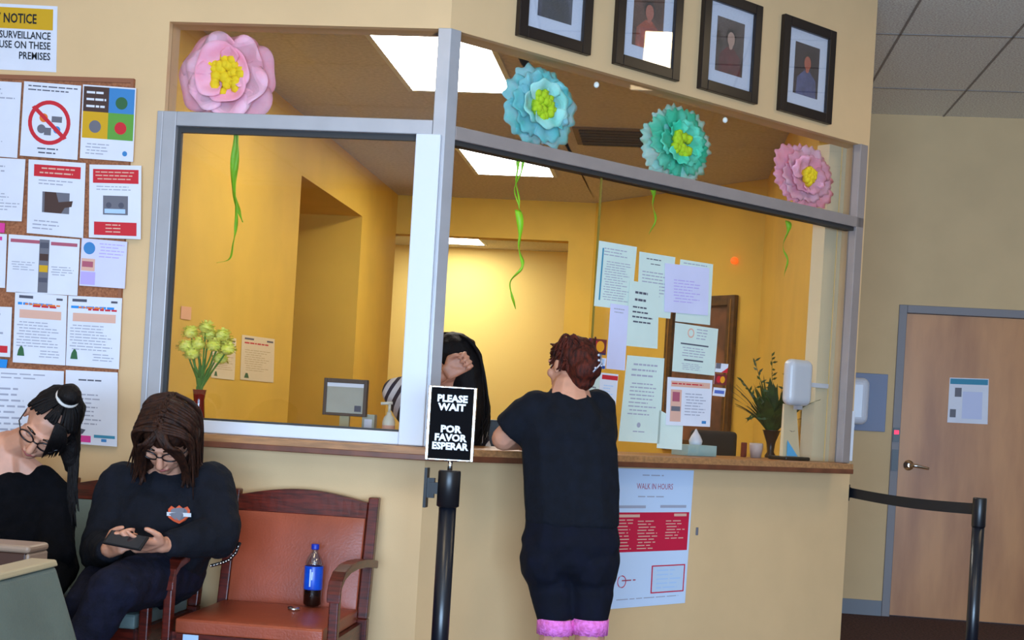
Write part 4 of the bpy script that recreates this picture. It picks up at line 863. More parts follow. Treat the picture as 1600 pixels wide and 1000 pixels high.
m = MB(); zz0, zz1 = FB.uz(1324, 720)[1], FB.uz(1328, 642)[1]; m.fbox(FB, LB-.028, LB-.002, .001, .012, max(zz0, ZC1+.002), zz1, whiteF); tag(m.build('white_strip', bevel=.002), 'short white strip at the end of the angled wall above the counter', 'corner guard')  # narrow white strip standing on the wall end
# glowing red dot in the office, small grey spot on the angled wall
mz = FP.uz(1146, 407, .03); m = MB(); m.ball(FP.p(mz[0], .022, mz[1]), (.028, .018, .028), mat('red_dot_glow', (255, 80, 20), emit=2.0), 2); tag(m.build('red_dot'), 'small glowing red dot high on the yellow office wall', 'alarm light')
cu = FB.uz(1088, 830); m = MB(); m.fbox(FB, cu[0]-.006, cu[0]+.006, .001, .008, cu[1]-.018, cu[1]+.018, dgr); tag(m.build('wall_mark', bevel=.002), 'tiny grey hook on the wall right of the hours poster', 'mark')
# dark monitor on the reception desk behind the woman's arm
c = W(780, 690, 6.4)
root = empty('computer_monitor', (c.x, c.y, CZ-.35), 'black monitor behind the counter between the receptionist and the standing woman', 'monitor')
fm = Fr((c.x, c.y, 0), rgt, -fwd); m = MB(); m.fbox(fm, -.14, .13, -.02, .012, c.z-.12, c.z+.10, blackP); m.build('screen', root, bevel=.006)
m = MB(); m.fbox(fm, -.03, .03, -.05, -.02, .78, c.z-.02, blackP); m.fbox(fm, -.1, .1, -.12, .06, .751, .78, blackP); m.build('stand', root)
m = MB(); desk = mat('desk_laminate', (150, 120, 86), .5)
dv_ = Fr(FB.p(0, -.50, 0), FB.u, FB.n)
root = empty('reception_desk', dv_.p(.6, -.3, 0), 'laminate desk behind the counter carrying the monitor', 'desk')
m.fbox(dv_, .78, 1.75, -.75, 0, .71, .75, desk); m.build('desk_top', root)
for u in (.80, 1.70): m = MB(); m.fbox(dv_, u, u+.03, -.72, -.02, 0, .71, desk); m.build('side_panel', root)

# thin black cord with silver studs lying over the armrest between the two chairs
root = empty('studded_cord', W(352, 868, 4.9), 'thin black strap with silver studs on the armrest beside the orange chair', 'cord')
pts = [W(x, y, z) for x, y, z in ((330, 884, 4.80), (345, 880, 4.82), (358, 875, 4.84), (368, 864, 4.86), (375, 848, 4.88))]
m = MB(); m.tube(pts, .006, blackP, 8); m.build('cord', root)
m = MB()
for a, b in zip(pts, pts[1:]):
    for t in (0, .33, .66): m.ball(a.lerp(b, t)-fwd*.006, .0045, chromeM, 1)
m.build('studs', root)
# ------------------------------------------------------------------ people
def hull(bm, pts):
    vs = [bm.verts.new(p) for p in pts]
    r = bmesh.ops.convex_hull(bm, input=vs)
    junk = [g for g in r['geom_interior']+r['geom_unused'] if isinstance(g, bmesh.types.BMVert)]
    if junk: bmesh.ops.delete(bm, geom=list(set(junk)), context='VERTS')
_ico = bmesh.new(); bmesh.ops.create_icosphere(_ico, subdivisions=2, radius=1); ICO = [v.co.copy() for v in _ico.verts]; _ico.free()
def cap_(bm, a, ra, b, rb):
    a, b = V(a), V(b); hull(bm, [a+p*ra for p in ICO]+[b+p*rb for p in ICO])
def cone_(bm, a, ra, b, rb, n=20):      # flat ends
    a, b = V(a), V(b); t = (b-a).normalized(); x = t.orthogonal().normalized(); y = t.cross(x)
    c = [(math.cos(2*math.pi*i/n), math.sin(2*math.pi*i/n)) for i in range(n)]
    hull(bm, [a+(x*p+y*q)*ra for p, q in c]+[b+(x*p+y*q)*rb for p, q in c])
def ell_(bm, c, r, rot=None):
    hull(bm, [V(c)+((rot or Matrix.Identity(3)) @ V((p.x*r[0], p.y*r[1], p.z*r[2]))) for p in ICO])
def blob(name, prims, voxel, smooth, mt, parent=None, disp=0, dscale=.1, sub=0, label=None):
    bm = bmesh.new()
    for p in prims:
        if p[0] == 'c': cap_(bm, *p[1:])
        elif p[0] == 'k': cone_(bm, *p[1:])
        elif p[0] == 'e': ell_(bm, *p[1:])
        elif p[0] == 'h':
            hull(bm, [V(c)+(X*q.x*r[0] + Y*q.y*r[1] + Z*q.z*r[2]) for c, r in p[1:] for q in ICO for X, Y, Z in ((rgt, fwd, up),)])
    me = bpy.data.meshes.new('tmp'); bm.to_mesh(me); bm.free(); o = bpy.data.objects.new('tmp', me); COL.objects.link(o)
    r = o.modifiers.new('r', 'REMESH'); r.mode = 'VOXEL'; r.voxel_size = voxel; r.use_smooth_shade = True
    sm = o.modifiers.new('s', 'SMOOTH'); sm.factor = .5; sm.iterations = smooth
    if disp:
        tx = bpy.data.textures.new(name+'_tex', 'CLOUDS'); tx.noise_scale = dscale; tx.noise_depth = 2
        d = o.modifiers.new('d', 'DISPLACE'); d.texture = tx; d.strength = disp; d.mid_level = .5; d.texture_coords = 'GLOBAL'
    dg = bpy.context.evaluated_depsgraph_get(); dg.update()
    me2 = bpy.data.meshes.new_from_object(o.evaluated_get(dg)); bpy.data.objects.remove(o)
    me2.name = name; me2.materials.clear(); me2.materials.append(mt)
    for p in me2.polygons: p.use_smooth = True; p.material_index = 0
    q = bpy.data.objects.new(name, me2); COL.objects.link(q)
    if parent is not None: q.parent = parent; q.matrix_parent_inverse = Matrix.Translation(-parent.location)
    if label: q['label'] = label
    return q
def head_frame(c, face, upv):
    f = V(face).normalized(); u_ = V(upv); u_ = (u_-f*u_.dot(f)).normalized(); s = f.cross(u_)      # s = person's right
    M = Matrix((s, f, u_)).transposed(); return lambda x, y, z: V(c)+M @ V((x, y, z)), M
def head_prims(c, face, upv, k=1.0):
    P, M = head_frame(c, face, upv); E = lambda x, y, z, a, b, d: ('e', P(x*k, y*k, z*k), (a*k, b*k, d*k), M)
    C = lambda a, ra, b, rb: ('c', P(*[q*k for q in a]), ra*k, P(*[q*k for q in b]), rb*k)
    L = [E(0, -.012, .028, .076, .096, .090), E(0, .035, -.035, .060, .060, .075), C((0, .066, -.088), .022, (0, .05, -.06), .04),
         C((-.045, .01, -.06), .022, (0, .07, -.09), .018), C((.045, .01, -.06), .022, (0, .07, -.09), .018),
         C((0, .088, .012), .010, (0, .110, -.026), .013), C((-.010, .098, -.03), .009, (.010, .098, -.03), .009),
         C((-.045, .074, .026), .011, (.045, .074, .026), .011), C((-.024, .084, .028), .009, (.024, .084, .028), .009),
         E(-.043, .062, -.02, .024, .022, .022), E(.043, .062, -.02, .024, .022, .022),
         C((-.016, .090, -.055), .0065, (.016, .090, -.055), .0065), C((-.013, .089, -.065), .0075, (.013, .089, -.065), .0075),
         E(-.078, -.005, -.005, .008, .018, .030), E(.078, -.005, -.005, .008, .018, .030)]
    return L, P, M
lipM = mat('lip', (168, 84, 80), .5); eyeW = mat('eye_white', (226, 220, 214), .3); iris = mat('iris_brown', (40, 24, 18), .2)
def face_bits(root, P, M, k=1.0, open_=True):
    for s in (-1, 1):
        m = MB(); c = P(s*.031*k, .074*k, .006*k); m.ball(c, .0125*k, eyeW if open_ else skinM, 2)
        if open_: m.ball(c+M @ V((0, .009*k, -.003*k)), .006*k, iris, 2)
        e = m.build('eye', root)
        m = MB(); m.tube([P(s*.014*k, .091*k, .033*k), P(s*.03*k, .090*k, .039*k), P(s*.048*k, .080*k, .034*k)], [.003*k, .004*k, .002*k], iris, 6); m.build('eyebrow', root)
    m = MB(); m.tube([P(-.022*k, .090*k, -.059*k), P(0, .0985*k, -.0595*k), P(.022*k, .090*k, -.059*k)], [.0025*k, .0055*k, .0025*k], lipM, 8); m.build('lips', root)
def glasses(root, P, M, k=1.0):
    g = mat('dark_glasses_frame', (24, 20, 24), .3)
    m = MB()
    for s in (-1, 1):
        cx = s*.034; pts = [P((cx+.026*math.cos(a))*k, (.098-.012*abs(math.cos(a)*.5+s*.5)*0-.25*abs(cx+.026*math.cos(a))*.8)*k, (.006+.019*math.sin(a))*k) for a in [2*math.pi*i/20 for i in range(21)]]
        m.tube(pts, .0026*k, g, 6, cap=False)
        m.tube([P(s*.060*k, .086*k, .01*k), P(s*.080*k, .06*k, .012*k), P(s*.083*k, .0, .01*k)], .0022*k, g, 6)
    m.tube([P(-.009*k, .098*k, .010*k), P(0, .102*k, .013*k), P(.009*k, .098*k, .010*k)], .0024*k, g, 6)
    return m.build('glasses', root)
def hand_prims(w, d, pn, th, curl=.6, k=1.0, thumb_curl=.4, spread=.10, fl=1.0, tl=1.0):
    """w wrist, d towards fingers, pn palm normal (fingers curl towards it), th towards the thumb side"""
    d = V(d).normalized(); pn = V(pn); pn = (pn-d*pn.dot(d)).normalized(); s = d.cross(pn)
    if s.dot(V(th)) < 0: s = -s
    L = []; w = V(w)
    for i, off_ in enumerate((.030, .010, -.010, -.028)):
        base = w + d*.085*k + s*off_*k*1.0
        L.append(('c', w+s*off_*.6*k, .017*k, base, .0135*k))
    L.append(('c', w+d*.03*k+s*.015*k, .018*k, w+d*.06*k-s*.01*k, .018*k))
    for i, (off_, ln, r) in enumerate(((.030, .072, .0086), (.010, .080, .0088), (-.010, .075, .0084), (-.028, .060, .0076))):
        p = w + d*.085*k + s*off_*k; dd = (d + s*(off_*spread/.03)).normalized(); ang = 0
        c_ = curl*(1+.08*i) if not hasattr(curl, '__len__') else curl[i]
        for j, f in enumerate((.45, .31, .24)):
            ang += c_*(.8 if j == 0 else 1.0)
            q = p + (dd*math.cos(ang) + pn*math.sin(ang))*ln*f*k*fl
            L.append(('c', p, r*k*(1-.07*j), q, r*k*(1-.07*(j+1)))); p = q
    p = w + d*.02*k + s*.028*k; a = (d*.65+s*.75+pn*.25).normalized()
    q = p + a*.040*k*tl; L.append(('c', p, .016*k, q, .0115*k))
    b = (a*math.cos(thumb_curl) + (d*.8+pn*.5-s*.3).normalized()*math.sin(thumb_curl)).normalized(); r2 = q+b*.032*k*tl; L.append(('c', q, .0112*k, r2, .010*k))
    c_ = (b*math.cos(thumb_curl*.7) + (d*.8+pn*.5-s*.4).normalized()*math.sin(thumb_curl*.7)).normalized(); L.append(('c', r2, .010*k, r2+c_*.026*k*tl, .0082*k))
    return L
def strands(name, root, roots_ends, mt, r=.006, n=9, seed=1):
    """roots_ends: list of control polylines"""
    m = MB(); rr = random.Random(seed)
    for pl in roots_ends:
        P = [V(p) for p in pl]; Q = []
        for i in range(len(P)-1):
            a, b, c, e = P[max(i-1, 0)], P[i], P[i+1], P[min(i+2, len(P)-1)]
            for j in range(n):
                t = j/n; Q.append((2*b+(c-a)*t+(2*a-5*b+4*c-e)*t*t+(3*b-3*c+e-a)*t**3)*.5)
        Q.append(P[-1]); N = len(Q)
        m.tube(Q, [r*(.55+.45*math.sin(math.pi*min(1, .15+.85*i/N)))*(1-.9*(i/N)**3) for i in range(N)], mt, 6)
    o = m.build(name, root); o['kind'] = 'stuff' if False else o.get('kind', None) or ''
    del o['kind']; return o
blk = mat('black_knit', (10, 10, 14), .95, spec=.12, noise=.2, nscale=30, bump=.25, bscale=120)
blk2 = mat('black_sweatshirt', (16, 18, 27), .9, spec=.25, noise=.15, nscale=20, bump=.3, bscale=90)
navy = mat('navy_trousers', (22, 24, 42), .9, spec=.2, noise=.2, nscale=24, bump=.3, bscale=120)
blkT = mat('black_tshirt', (12, 16, 26), .9, spec=.25, noise=.15, nscale=24, bump=.2, bscale=80)
blkC = mat('navy_black_capri', (8, 11, 26), .9, spec=.25, noise=.15, nscale=20, bump=.1, bscale=60)
hairBr = mat('brown_hair', (62, 32, 18), .55, spec=.25, rgb2=(34, 18, 12), nscale=14, stretch=(6, 6, .8), bump=.4, bscale=60)
hairBk = mat('black_hair', (20, 13, 13), .6, spec=.2, rgb2=(12, 9, 10), nscale=16, stretch=(6, 6, .8), bump=.4, bscale=60)
hairRd = mat('reddish_brown_hair', (92, 34, 20), .6, spec=.2, rgb2=(40, 18, 14), nscale=16, stretch=(5, 5, 1.5), bump=.4, bscale=60)
shoeM = mat('black_shoe', (20, 20, 22), .5)
def ground(p): return V((p.x, p.y, 0))
def shoe(root, ank, toe_dir):
    t = V((toe_dir[0], toe_dir[1], 0)).normalized(); a = ground(ank)
    return blob('shoe', [('c', a+V((0, 0, .05)), .042, a+t*.06+V((0, 0, .045)), .04), ('c', a+t*.05+V((0, 0, .035)), .035, a+t*.17+V((0, 0, .03)), .03), ('c', a-t*.04+V((0, 0, .035)), .034, a+V((0, 0, .06)), .038)], .008, 3, shoeM, root)
# ---- woman with the phone
def person_phone():
    pel = W(230, 925, 5.04); pel.z = .60
    root = empty('person', ground(pel), 'seated person with long brown hair in a black sweatshirt looking down at a phone', 'person')
    che = W(254, 815, 4.98); nk = W(262, 746, 4.96); shR, shL = W(192, 758, 4.98), W(330, 758, 4.98)
    elR, elL = W(160, 862, 4.90), W(340, 836, 4.86); wrR, wrL = W(170, 858, 4.62), W(252, 852, 4.66)
    hc = W(262, 682, 4.84)
    face = (-fwd*.62 + V((0, 0, -.72)) - rgt*.06); upv = V((.05, 0, 1)) - fwd*.85 + rgt*.02
    hp, P, M = head_prims(hc, face, upv, 1.06)
    hipR, hipL = pel - rgt*.10, pel + rgt*.10
    knR = W(135, 952, 4.62); knL = W(176, 922, 4.50); anR = W(150, 1120, 4.6); anR.z = .10; anL = W(88, 1080, 4.42)
    body = list(hp) + [('c', hc-fwd*(-.05)+V((0, 0, -.05)), .055, nk, .062), ('c', nk, .08, che, .13), ('c', che, .14, pel, .15), ('c', shR, .06, shL, .06), ('c', shR, .055, elR, .045), ('c', shL, .055, elL, .045),
        ('c', elR, .042, wrR, .027), ('c', elL, .042, wrL, .027), ('c', hipR, .09, knR, .06), ('c', hipL, .09, knL, .06), ('c', knR, .055, anR, .036), ('c', knL, .055, anL, .036)]
    ph = W(200, 842, 4.56)
    body += hand_prims(wrR, (W(190, 846, 4.55)-wrR)*1.0 + up*.0, rgt*.8+up*.35-fwd*.2, up*.8-fwd*.2+rgt*.1, curl=(.75, .8, .85, .9), k=.95, thumb_curl=1.0, tl=.8)
    body += hand_prims(wrL, (W(200, 852, 4.56)-wrL), -rgt*.4+up*.8+fwd*.4, up*.9, curl=(.3, .35, .4, .45), k=1.0, thumb_curl=1.0, tl=.85)
    b = blob('body', body, .0045, 3, skinM, root)
    face_bits(root, P, M, 1.06, open_=False); glasses(root, P, M, 1.06)
    # sweatshirt
    cu = lambda a, b, t: V(a).lerp(V(b), t)
    sw = [('c', shR+V((0, 0, -.01)), .088, shL+V((0, 0, -.01)), .088), ('c', nk+V((0, 0, -.05)), .085, che, .185), ('h', (che+up*.06, (.20, .15, .12)), (che.lerp(pel, .5)-fwd*.02, (.225, .19, .14)), (pel+up*.06, (.205, .18, .10))), ('c', shR, .09, elR, .085), ('c', shL, .09, elL, .085),
          ('c', elR, .083, cu(elR, wrR, .75), .052), ('k', cu(elR, wrR, .6), .056, cu(elR, wrR, .97), .042), ('c', elL, .083, cu(elL, wrL, .75), .052), ('k', cu(elL, wrL, .6), .056, cu(elL, wrL, .92), .044),
          ('k', pel+V((0, 0, -.03)), .19, che, .2), ('c', nk+V((0, 0, -.05))-fwd*.03, .085, nk+V((0, 0, -.015))-fwd*.015, .074)]
    s = blob('sweatshirt', sw, .009, 4, blk2, root, disp=.022, dscale=.09)
    tr = [('e', pel+V((0, 0, -.03)), (.20, .17, .12), None), ('c', hipR, .115, knR, .082), ('c', hipL, .115, knL, .085), ('c', knR, .08, anR, .055), ('c', knL, .082, anL, .056), ('c', hipL.lerp(knL, .4), .105, knL, .086)]
    blob('trousers', tr, .009, 4, navy, root, disp=.014, dscale=.07)
    shoe(root, anR, -fwd); t = (anL-knL).normalized()
    blob('shoe', [('c', anL+t*.05, .042, anL+t*.08-fwd*.14, .03)], .008, 3, shoeM, root)
    # hair
    hp_ = [('e', P(0, -.02, .045), (.094, .112, .094), M), ('c', P(-.07, -.02, .02), .045, nk-rgt*.10+V((0, 0, .02)), .035), ('c', P(.07, -.02, .02), .045, nk+rgt*.115+V((0, 0, .02)), .035), ('c', P(0, -.08, .0), .07, nk+fwd*.06, .07)]
    h = blob('hair', hp_, .008, 3, hairBr, root, disp=.01, dscale=.03)
    rr = random.Random(2); L = []
    for i in range(120):
        a = rr.uniform(-1, 1); side = 1 if rr.random() < .55 else -1      # side = person's right -> image left
        t = rr.random(); st = P(rr.uniform(-.012, .012), .075-.19*t, .118 + .024*math.sin(math.pi*t)-.02*abs(t-.4))
        m1 = P(side*rr.uniform(.062, .088), .066-.16*t, .085); m2 = P(side*rr.uniform(.088, .108), .058-.13*t, rr.uniform(-.02, .01))
        out = (rgt*(-side))*rr.uniform(.05, .125); end = nk + out + V((0, 0, rr.uniform(-.09, .04))) - fwd*rr.uniform(.03, .10)*(1-t) + fwd*.05*t
        L.append([st, m1, m2, end])
    strands('hair_strands', root, L, hairBr, r=.0075)
    L = []
    for i in range(46):
        t = rr.random(); st = P(rr.uniform(-.01, .015), .07-.05*t, .115)
        sd = -1 if i % 4 else 1; mg = rr.uniform(.2, 1)
        L.append([st, P(sd*.035*mg+sd*.01, .104, .080), P(sd*(.045+.03*mg), .098-.01*t, .02+.02*t), P(sd*(.062+.03*mg), .088, -.05-.05*t), nk+rgt*(-sd)*(.06+.05*mg)-fwd*.09+V((0, 0, -.03*t))])
    strands('fringe', root, L, hairBr, r=.0075, seed=4)
    # chest emblem
    ctr = W(281, 803, 4.6); me = s.data
    def proj(x, y):
        o_ = CAM; dr_ = ray(x, y).normalized(); ok, loc, nor, idx = s.ray_cast(s.matrix_world.inverted() @ o_, dr_); return (loc, nor) if ok else (W(x, y, 4.72), -fwd)
    bpy.context.view_layer.update()
    m = MB(); og = mat('emblem_orange', (208, 84, 44), .7); wg = mat('emblem_white', (206, 208, 214), .7); gg = mat('emblem_grey', (110, 112, 124), .7); bg_ = mat('emblem_black', (20, 20, 22), .7)
    def patch(pts, mt, e): 
        vs = []
        for x, y in pts: l, n_ = proj(x, y); vs.append(l-fwd*e)
        m.face(vs, mt)
    S_ = lambda pts, mt, e: patch([(281+dx, 803+dy) for dx, dy in pts], mt, e)
    S_([(-17, -8), (-12, -13), (-6, -9), (0, -14), (6, -9), (13, -12), (17, -6), (16, 3), (10, 10), (0, 15), (-9, 11), (-17, 5)], og, .010)
    S_([(-13, -6), (-9, -9), (0, -10), (9, -9), (13, -5), (12, 2), (8, 7), (0, 11), (-7, 8), (-13, 3)], gg, .0115)
    S_([(-19, -3.5), (19, -1.5), (19, 4.5), (-19, 2.5)], wg, .013)
    S_([(-15, -1.2), (15, .6), (15, 2.4), (-15, .8)], gg, .014)
    S_([(-6, 6), (6, 7), (0, 12)], og, .0125)
    e = m.build('chest_emblem', s, recalc=False); e['label'] = 'orange, grey and white shield emblem with a bar'
    # phone: its own thing, held
    pc = W(197, 846, 4.545); u_ = (rgt*.93 - up*.10 - fwd*.15).normalized(); v_ = (-fwd*.62 - up*.45).normalized(); v_ = (v_-u_*v_.dot(u_)).normalized(); w_ = u_.cross(v_)
    if w_.z < 0: w_ = -w_
    m = MB(); q = lambda a, b, c: pc + u_*a + v_*b + w_*c
    m.box8([q(-.068, -.034, 0), q(.068, -.034, 0), q(.068, .034, 0), q(-.068, .034, 0), q(-.068, -.034, .009), q(.068, -.034, .009), q(.068, .034, .009), q(-.068, .034, .009)], blackP)
    r2 = empty('mobile_phone', pc, 'black mobile phone held in both hands of the long haired person', 'phone'); m.build('case', r2, bevel=.004)
    m = MB(); m.face([q(-.06, -.03, .0095), q(.06, -.03, .0095), q(.06, .03, .0095), q(-.06, .03, .0095)], mat('phone_screen', (30, 32, 40), .08, spec=.9)); m.build('screen', r2, recalc=False)
    # the studded cord along the arm rest edge is built above
person_phone()
# ---- woman with the bun at the left edge
def person_bun():
    pel = W(30, 930, 5.0); pel.z = .60
    root = empty('person', ground(pel), 'seated person with black hair in a bun and a wide-necked black top', 'person')
    che = W(20, 815, 4.98); nk = W(12, 700, 4.95); shR, shL = W(-85, 722, 4.97), W(84, 770, 4.97)
    hc = W(76, 664, 4.86); face = (-fwd*.70 + V((0, 0, -.58)) - rgt*.16); upv = (up*.62 + rgt*.55 - fwd*.55)
    hp, P, M = head_prims(hc, face, upv, 1.1)
    elR, elL = W(-110, 860, 4.9), W(86, 862, 4.86); wrR, wrL = W(-60, 900, 4.6), W(20, 905, 4.6)
    hipR, hipL = pel-rgt*.1, pel+rgt*.1; knR, knL = W(-60, 945, 4.45), W(40, 950, 4.45); anR, anL = ground(knR)+V((0, 0, .1)), ground(knL)+V((0, 0, .1))
    body = list(hp)+[('c', hc+V((0, 0, -.03))-rgt*.02+fwd*.02, .055, nk, .055), ('c', nk, .065, che, .12), ('c', nk, .05, shR+V((0, 0, .0)), .055), ('c', nk+V((0, 0, -.02)), .05, shL, .055), ('c', che, .13, pel, .14), ('c', shR, .055, elR, .042), ('c', shL, .055, elL, .042), ('c', elR, .04, wrR, .026), ('c', elL, .04, wrL, .026),
        ('c', hipR, .085, knR, .058), ('c', hipL, .085, knL, .058), ('c', knR, .052, anR, .034), ('c', knL, .052, anL, .034)]
    body += hand_prims(wrR, rgt*.8-fwd*.4-up*.2, -up, -fwd, curl=.4) + hand_prims(wrL, -rgt*.8-fwd*.4-up*.2, -up, -fwd, curl=.4)
    blob('body', body, .0045, 3, skinM, root)
    face_bits(root, P, M, 1.1, open_=False); glasses(root, P, M, 1.1)
    tp = [('e', che, (.20, .16, .19), None), ('c', che.lerp(nk, .35), .13, pel, .18), ('c', W(-80, 765, 4.95), .075, W(80, 785, 4.95), .08), ('c', shR+V((0, 0, -.05)), .07, elR, .068), ('c', shL+V((0, 0, -.02)), .078, elL, .072), ('c', elR, .066, wrR, .042), ('c', elL, .068, wrL, .042), ('k', pel, .18, che, .18),
          ('c', W(-70, 740, 4.94), .06, W(-20, 770, 4.93), .07), ('c', W(66, 748, 4.94), .05, W(88, 778, 4.94), .07)]
    blob('top', tp, .009, 4, blk, root, disp=.018, dscale=.08)
    blob('trousers', [('e', pel, (.19, .16, .12), None), ('c', hipR, .11, knR, .078), ('c', hipL, .11, knL, .078), ('c', knR, .075, anR, .05), ('c', knL, .075, anL, .05)], .010, 4, blk, root, disp=.012, dscale=.07)
    shoe(root, anR, -fwd); shoe(root, anL, -fwd)
    hk = [('e', P(0, -.035, .05), (.094, .100, .094), M), ('c', P(0, -.06, .03), .085, P(0, -.05, -.03), .06), ('e', P(.0, -.02, .172), (.044, .044, .034), M), ('c', P(-.04, -.04, .02), .055, W(112, 728, 4.93), .028)]
    blob('hair', hk, .007, 3, hairBk, root, disp=.008, dscale=.03)
    rr = random.Random(5); L = []
    for i in range(90):
        a = rr.uniform(-2.4, 2.4); r0 = .088; r0 = .094; st = P(r0*math.sin(a)*1.0, .002+r0*math.cos(a)*.80, rr.uniform(.03, .05)+.068*max(0, math.cos(a))); md = P(r0*.62*math.sin(a), -.02+r0*.7*math.cos(a), .130); L.append([st, md, P(.014*math.sin(a), -.02+.02*math.cos(a), .150)])
    for i in range(60):
        s0 = P(-.07, -.03+rr.uniform(-.05, .03), rr.uniform(-.02, .06)); e = W(rr.uniform(104, 124), rr.uniform(770, 830), 4.90); L.append([s0, W(rr.uniform(108, 122), 712, 4.91), e])
    for i in range(26):
        q = rr.uniform(0, 1); L.append([P(-.02-.03*q, .068, .115), P(-.035-.05*q, .106-.03*q, .06), P(-.045-.05*q, .104-.05*q, -.03-.02*rr.random())])
    strands('hair_strands', root, L, hairBk, r=.006)
    m = MB(); c = P(0, -.02, .150); pts = [c+M @ V((.036*math.cos(a), .036*math.sin(a), .0)) for a in [2*math.pi*i/20 for i in range(21)]]; m.tube(pts, .006, mat('white_hair_tie', (226, 214, 204), .6), 8, cap=False); m.build('hair_tie', root)
person_bun()
# ---- woman standing at the counter, seen from behind
def person_counter():
    pel = W(892, 850, 5.27)
    root = empty('person', ground(pel), 'standing person in black t-shirt and dark capris leaning on the counter, back turned', 'person')
    wa = W(890, 770, 5.27); che = W(888, 680, 5.29); nk = W(890, 606, 5.32); shL, shR = W(838, 638, 5.29), W(930, 640, 5.38)
    elL = W(786, 700, 5.33); wrL = W(800, 694, 5.56); elR = W(952, 700, 5.42); 
    hc = W(893, 574, 5.34); face = fwd*.80 - rgt*.62 - up*.12; upv = up+fwd*.1
    cz = CZ+.035
    elL.z = cz+.015; wrL = elL + (fwd*.20+rgt*.07); wrL.z = cz
    elR = W(938, 690, 5.55); elR.z = cz+.02; wrR = elR + fwd*.12 - rgt*.18; wrR.z = cz+.005
    hp, P, M = head_prims(hc, face, upv, 1.0)
    hL, hR = pel-rgt*.085, pel+rgt*.085; kL, kR = W(868, 975, 5.25), W(922, 975, 5.25); aL, aR = ground(kL)+V((0, 0, .09))-rgt*.01, ground(kR)+V((0, 0, .09))+rgt*.01
    body = list(hp)+[('c', hc+V((0, 0, -.05)), .058, nk, .062), ('c', nk, .07, che, .13), ('c', che, .14, wa, .14), ('c', wa, .14, pel, .15), ('c', shL, .06, shR, .06), ('c', shL, .06, elL, .048), ('c', elL, .048, wrL, .03), ('c', shR, .06, elR, .046), ('c', elR, .044, wrR, .028),
        ('c', hL, .10, kL, .062), ('c', hR, .10, kR, .062), ('c', kL.lerp(aL, .25), .06, kL, .058), ('c', kR.lerp(aR, .25), .06, kR, .058), ('c', kL.lerp(aL, .25), .060, aL, .036), ('c', kR.lerp(aR, .25), .060, aR, .036)]
    body += hand_prims(wrL, fwd*.8+rgt*.5, -up, rgt-fwd*.3, curl=.35) + hand_prims(wrR, -rgt*.9+fwd*.3, -up, fwd, curl=.35)
    blob('body', body, .0045, 3, skinM, root)
    face_bits(root, P, M, 1.0)
    t = [('c', nk+V((0, 0, -.045)), .085, che, .155), ('h', (shL+V((.02, 0, -.03)), (.075, .085, .07)), (shR+V((-.0, 0, -.03)), (.085, .085, .075)), (che-up*.02, (.190, .150, .10)), (wa+up*.02, (.186, .152, .10))),
         ('h', (che-up*.05+rgt*.008, (.194, .150, .10)), (wa+rgt*.006, (.188, .155, .10)), (pel+up*.085, (.188, .16, .05))),
         ('c', shL+V((0, 0, -.01)), .085, shL.lerp(elL, .4), .078), ('k', shL.lerp(elL, .15), .082, shL.lerp(elL, .80), .078), ('c', shR, .085, shR.lerp(elR, .6), .075), ('k', shR.lerp(elR, .3), .08, shR.lerp(elR, .85), .075)]
    blob('t_shirt', t, .008, 4, blkT, root, disp=.010, dscale=.12)
    cp = [('e', pel+rgt*.0+V((0, 0, .01)), (.198, .165, .145), None), ('e', hL+V((0, 0, -.06)), (.112, .14, .14), None), ('e', hR+V((0, 0, -.06)), (.112, .14, .14), None), ('h', (wa, (.165, .14, .08)), (pel+up*.02, (.19, .16, .09)), (pel-up*.06, (.19, .15, .08))),
          ('c', hL+V((0, 0, -.05)), .105, kL.lerp(hL, .3), .082), ('c', hR+V((0, 0, -.05)), .105, kR.lerp(hR, .3), .082), ('k', hL.lerp(kL, .6), .088, kL+V((0, 0, .012)), .068), ('k', hR.lerp(kR, .6), .088, kR+V((0, 0, .012)), .068)]
    c_ = blob('capri_leggings', cp, .008, 4, blkC, root, disp=.006, dscale=.1)
    lace = mat('pink_lace', (255, 120, 205), .7, noise=.12, nscale=60, bump=.5, bscale=120)
    for k_ in (kL, kR):
        m = MB(); kk = m.mi(lace); N = 40; pv = None
        for i in range(N+1):
            a = 2*math.pi*i/N; r = .071+.0015*math.sin(i*1.6*4); d_ = V((math.cos(a), math.sin(a), 0)); z = -.034-.006*abs(math.sin(a*7))
            vs = [m.b.verts.new(k_+d_*(r-.001)+V((0, 0, .022))), m.b.verts.new(k_+d_*r), m.b.verts.new(k_+d_*(r-.001)+V((0, 0, z)))]
            if pv:
                for j in (0, 1): f = m.b.faces.new((pv[j], pv[j+1], vs[j+1], vs[j])); f.material_index = kk; f.smooth = True
            pv = vs
        o = m.build('lace_trim', c_, recalc=False); o.modifiers.new('s', 'SOLIDIFY').thickness = .002; o['label'] = 'bright pink lace trim'
    for a_, dx in ((aL, -.01), (aR, .01)):
        shoe(root, a_, fwd)
    hk = [('e', P(0, -.022, .035), (.084, .098, .090), M), ('c', P(0, -.06, .02), .075, P(0, -.065, -.055), .05), ('e', P(.0, -.10, -.01), (.058, .05, .055), M), ('e', P(0, .03, .065), (.07, .05, .05), M), ('c', P(.03, -.095, .01), .035, P(-.03, -.095, -.03), .035)]
    blob('hair', hk, .006, 2, hairRd, root, disp=.010, dscale=.03)
    rr = random.Random(6); L = []
    for i in range(110):
        a = rr.uniform(-2.6, 2.6); r0 = .086; st = P(r0*math.sin(a), .0+r0*math.cos(a)*1.0, rr.uniform(-.02, .07)+.03*math.cos(a)); md = P(r0*1.02*math.sin(a)*.8, -.05+.03*math.cos(a), rr.uniform(.0, .12)); L.append([st, md, P(rr.uniform(-.03, .03), -.125, rr.uniform(-.04, .03))])
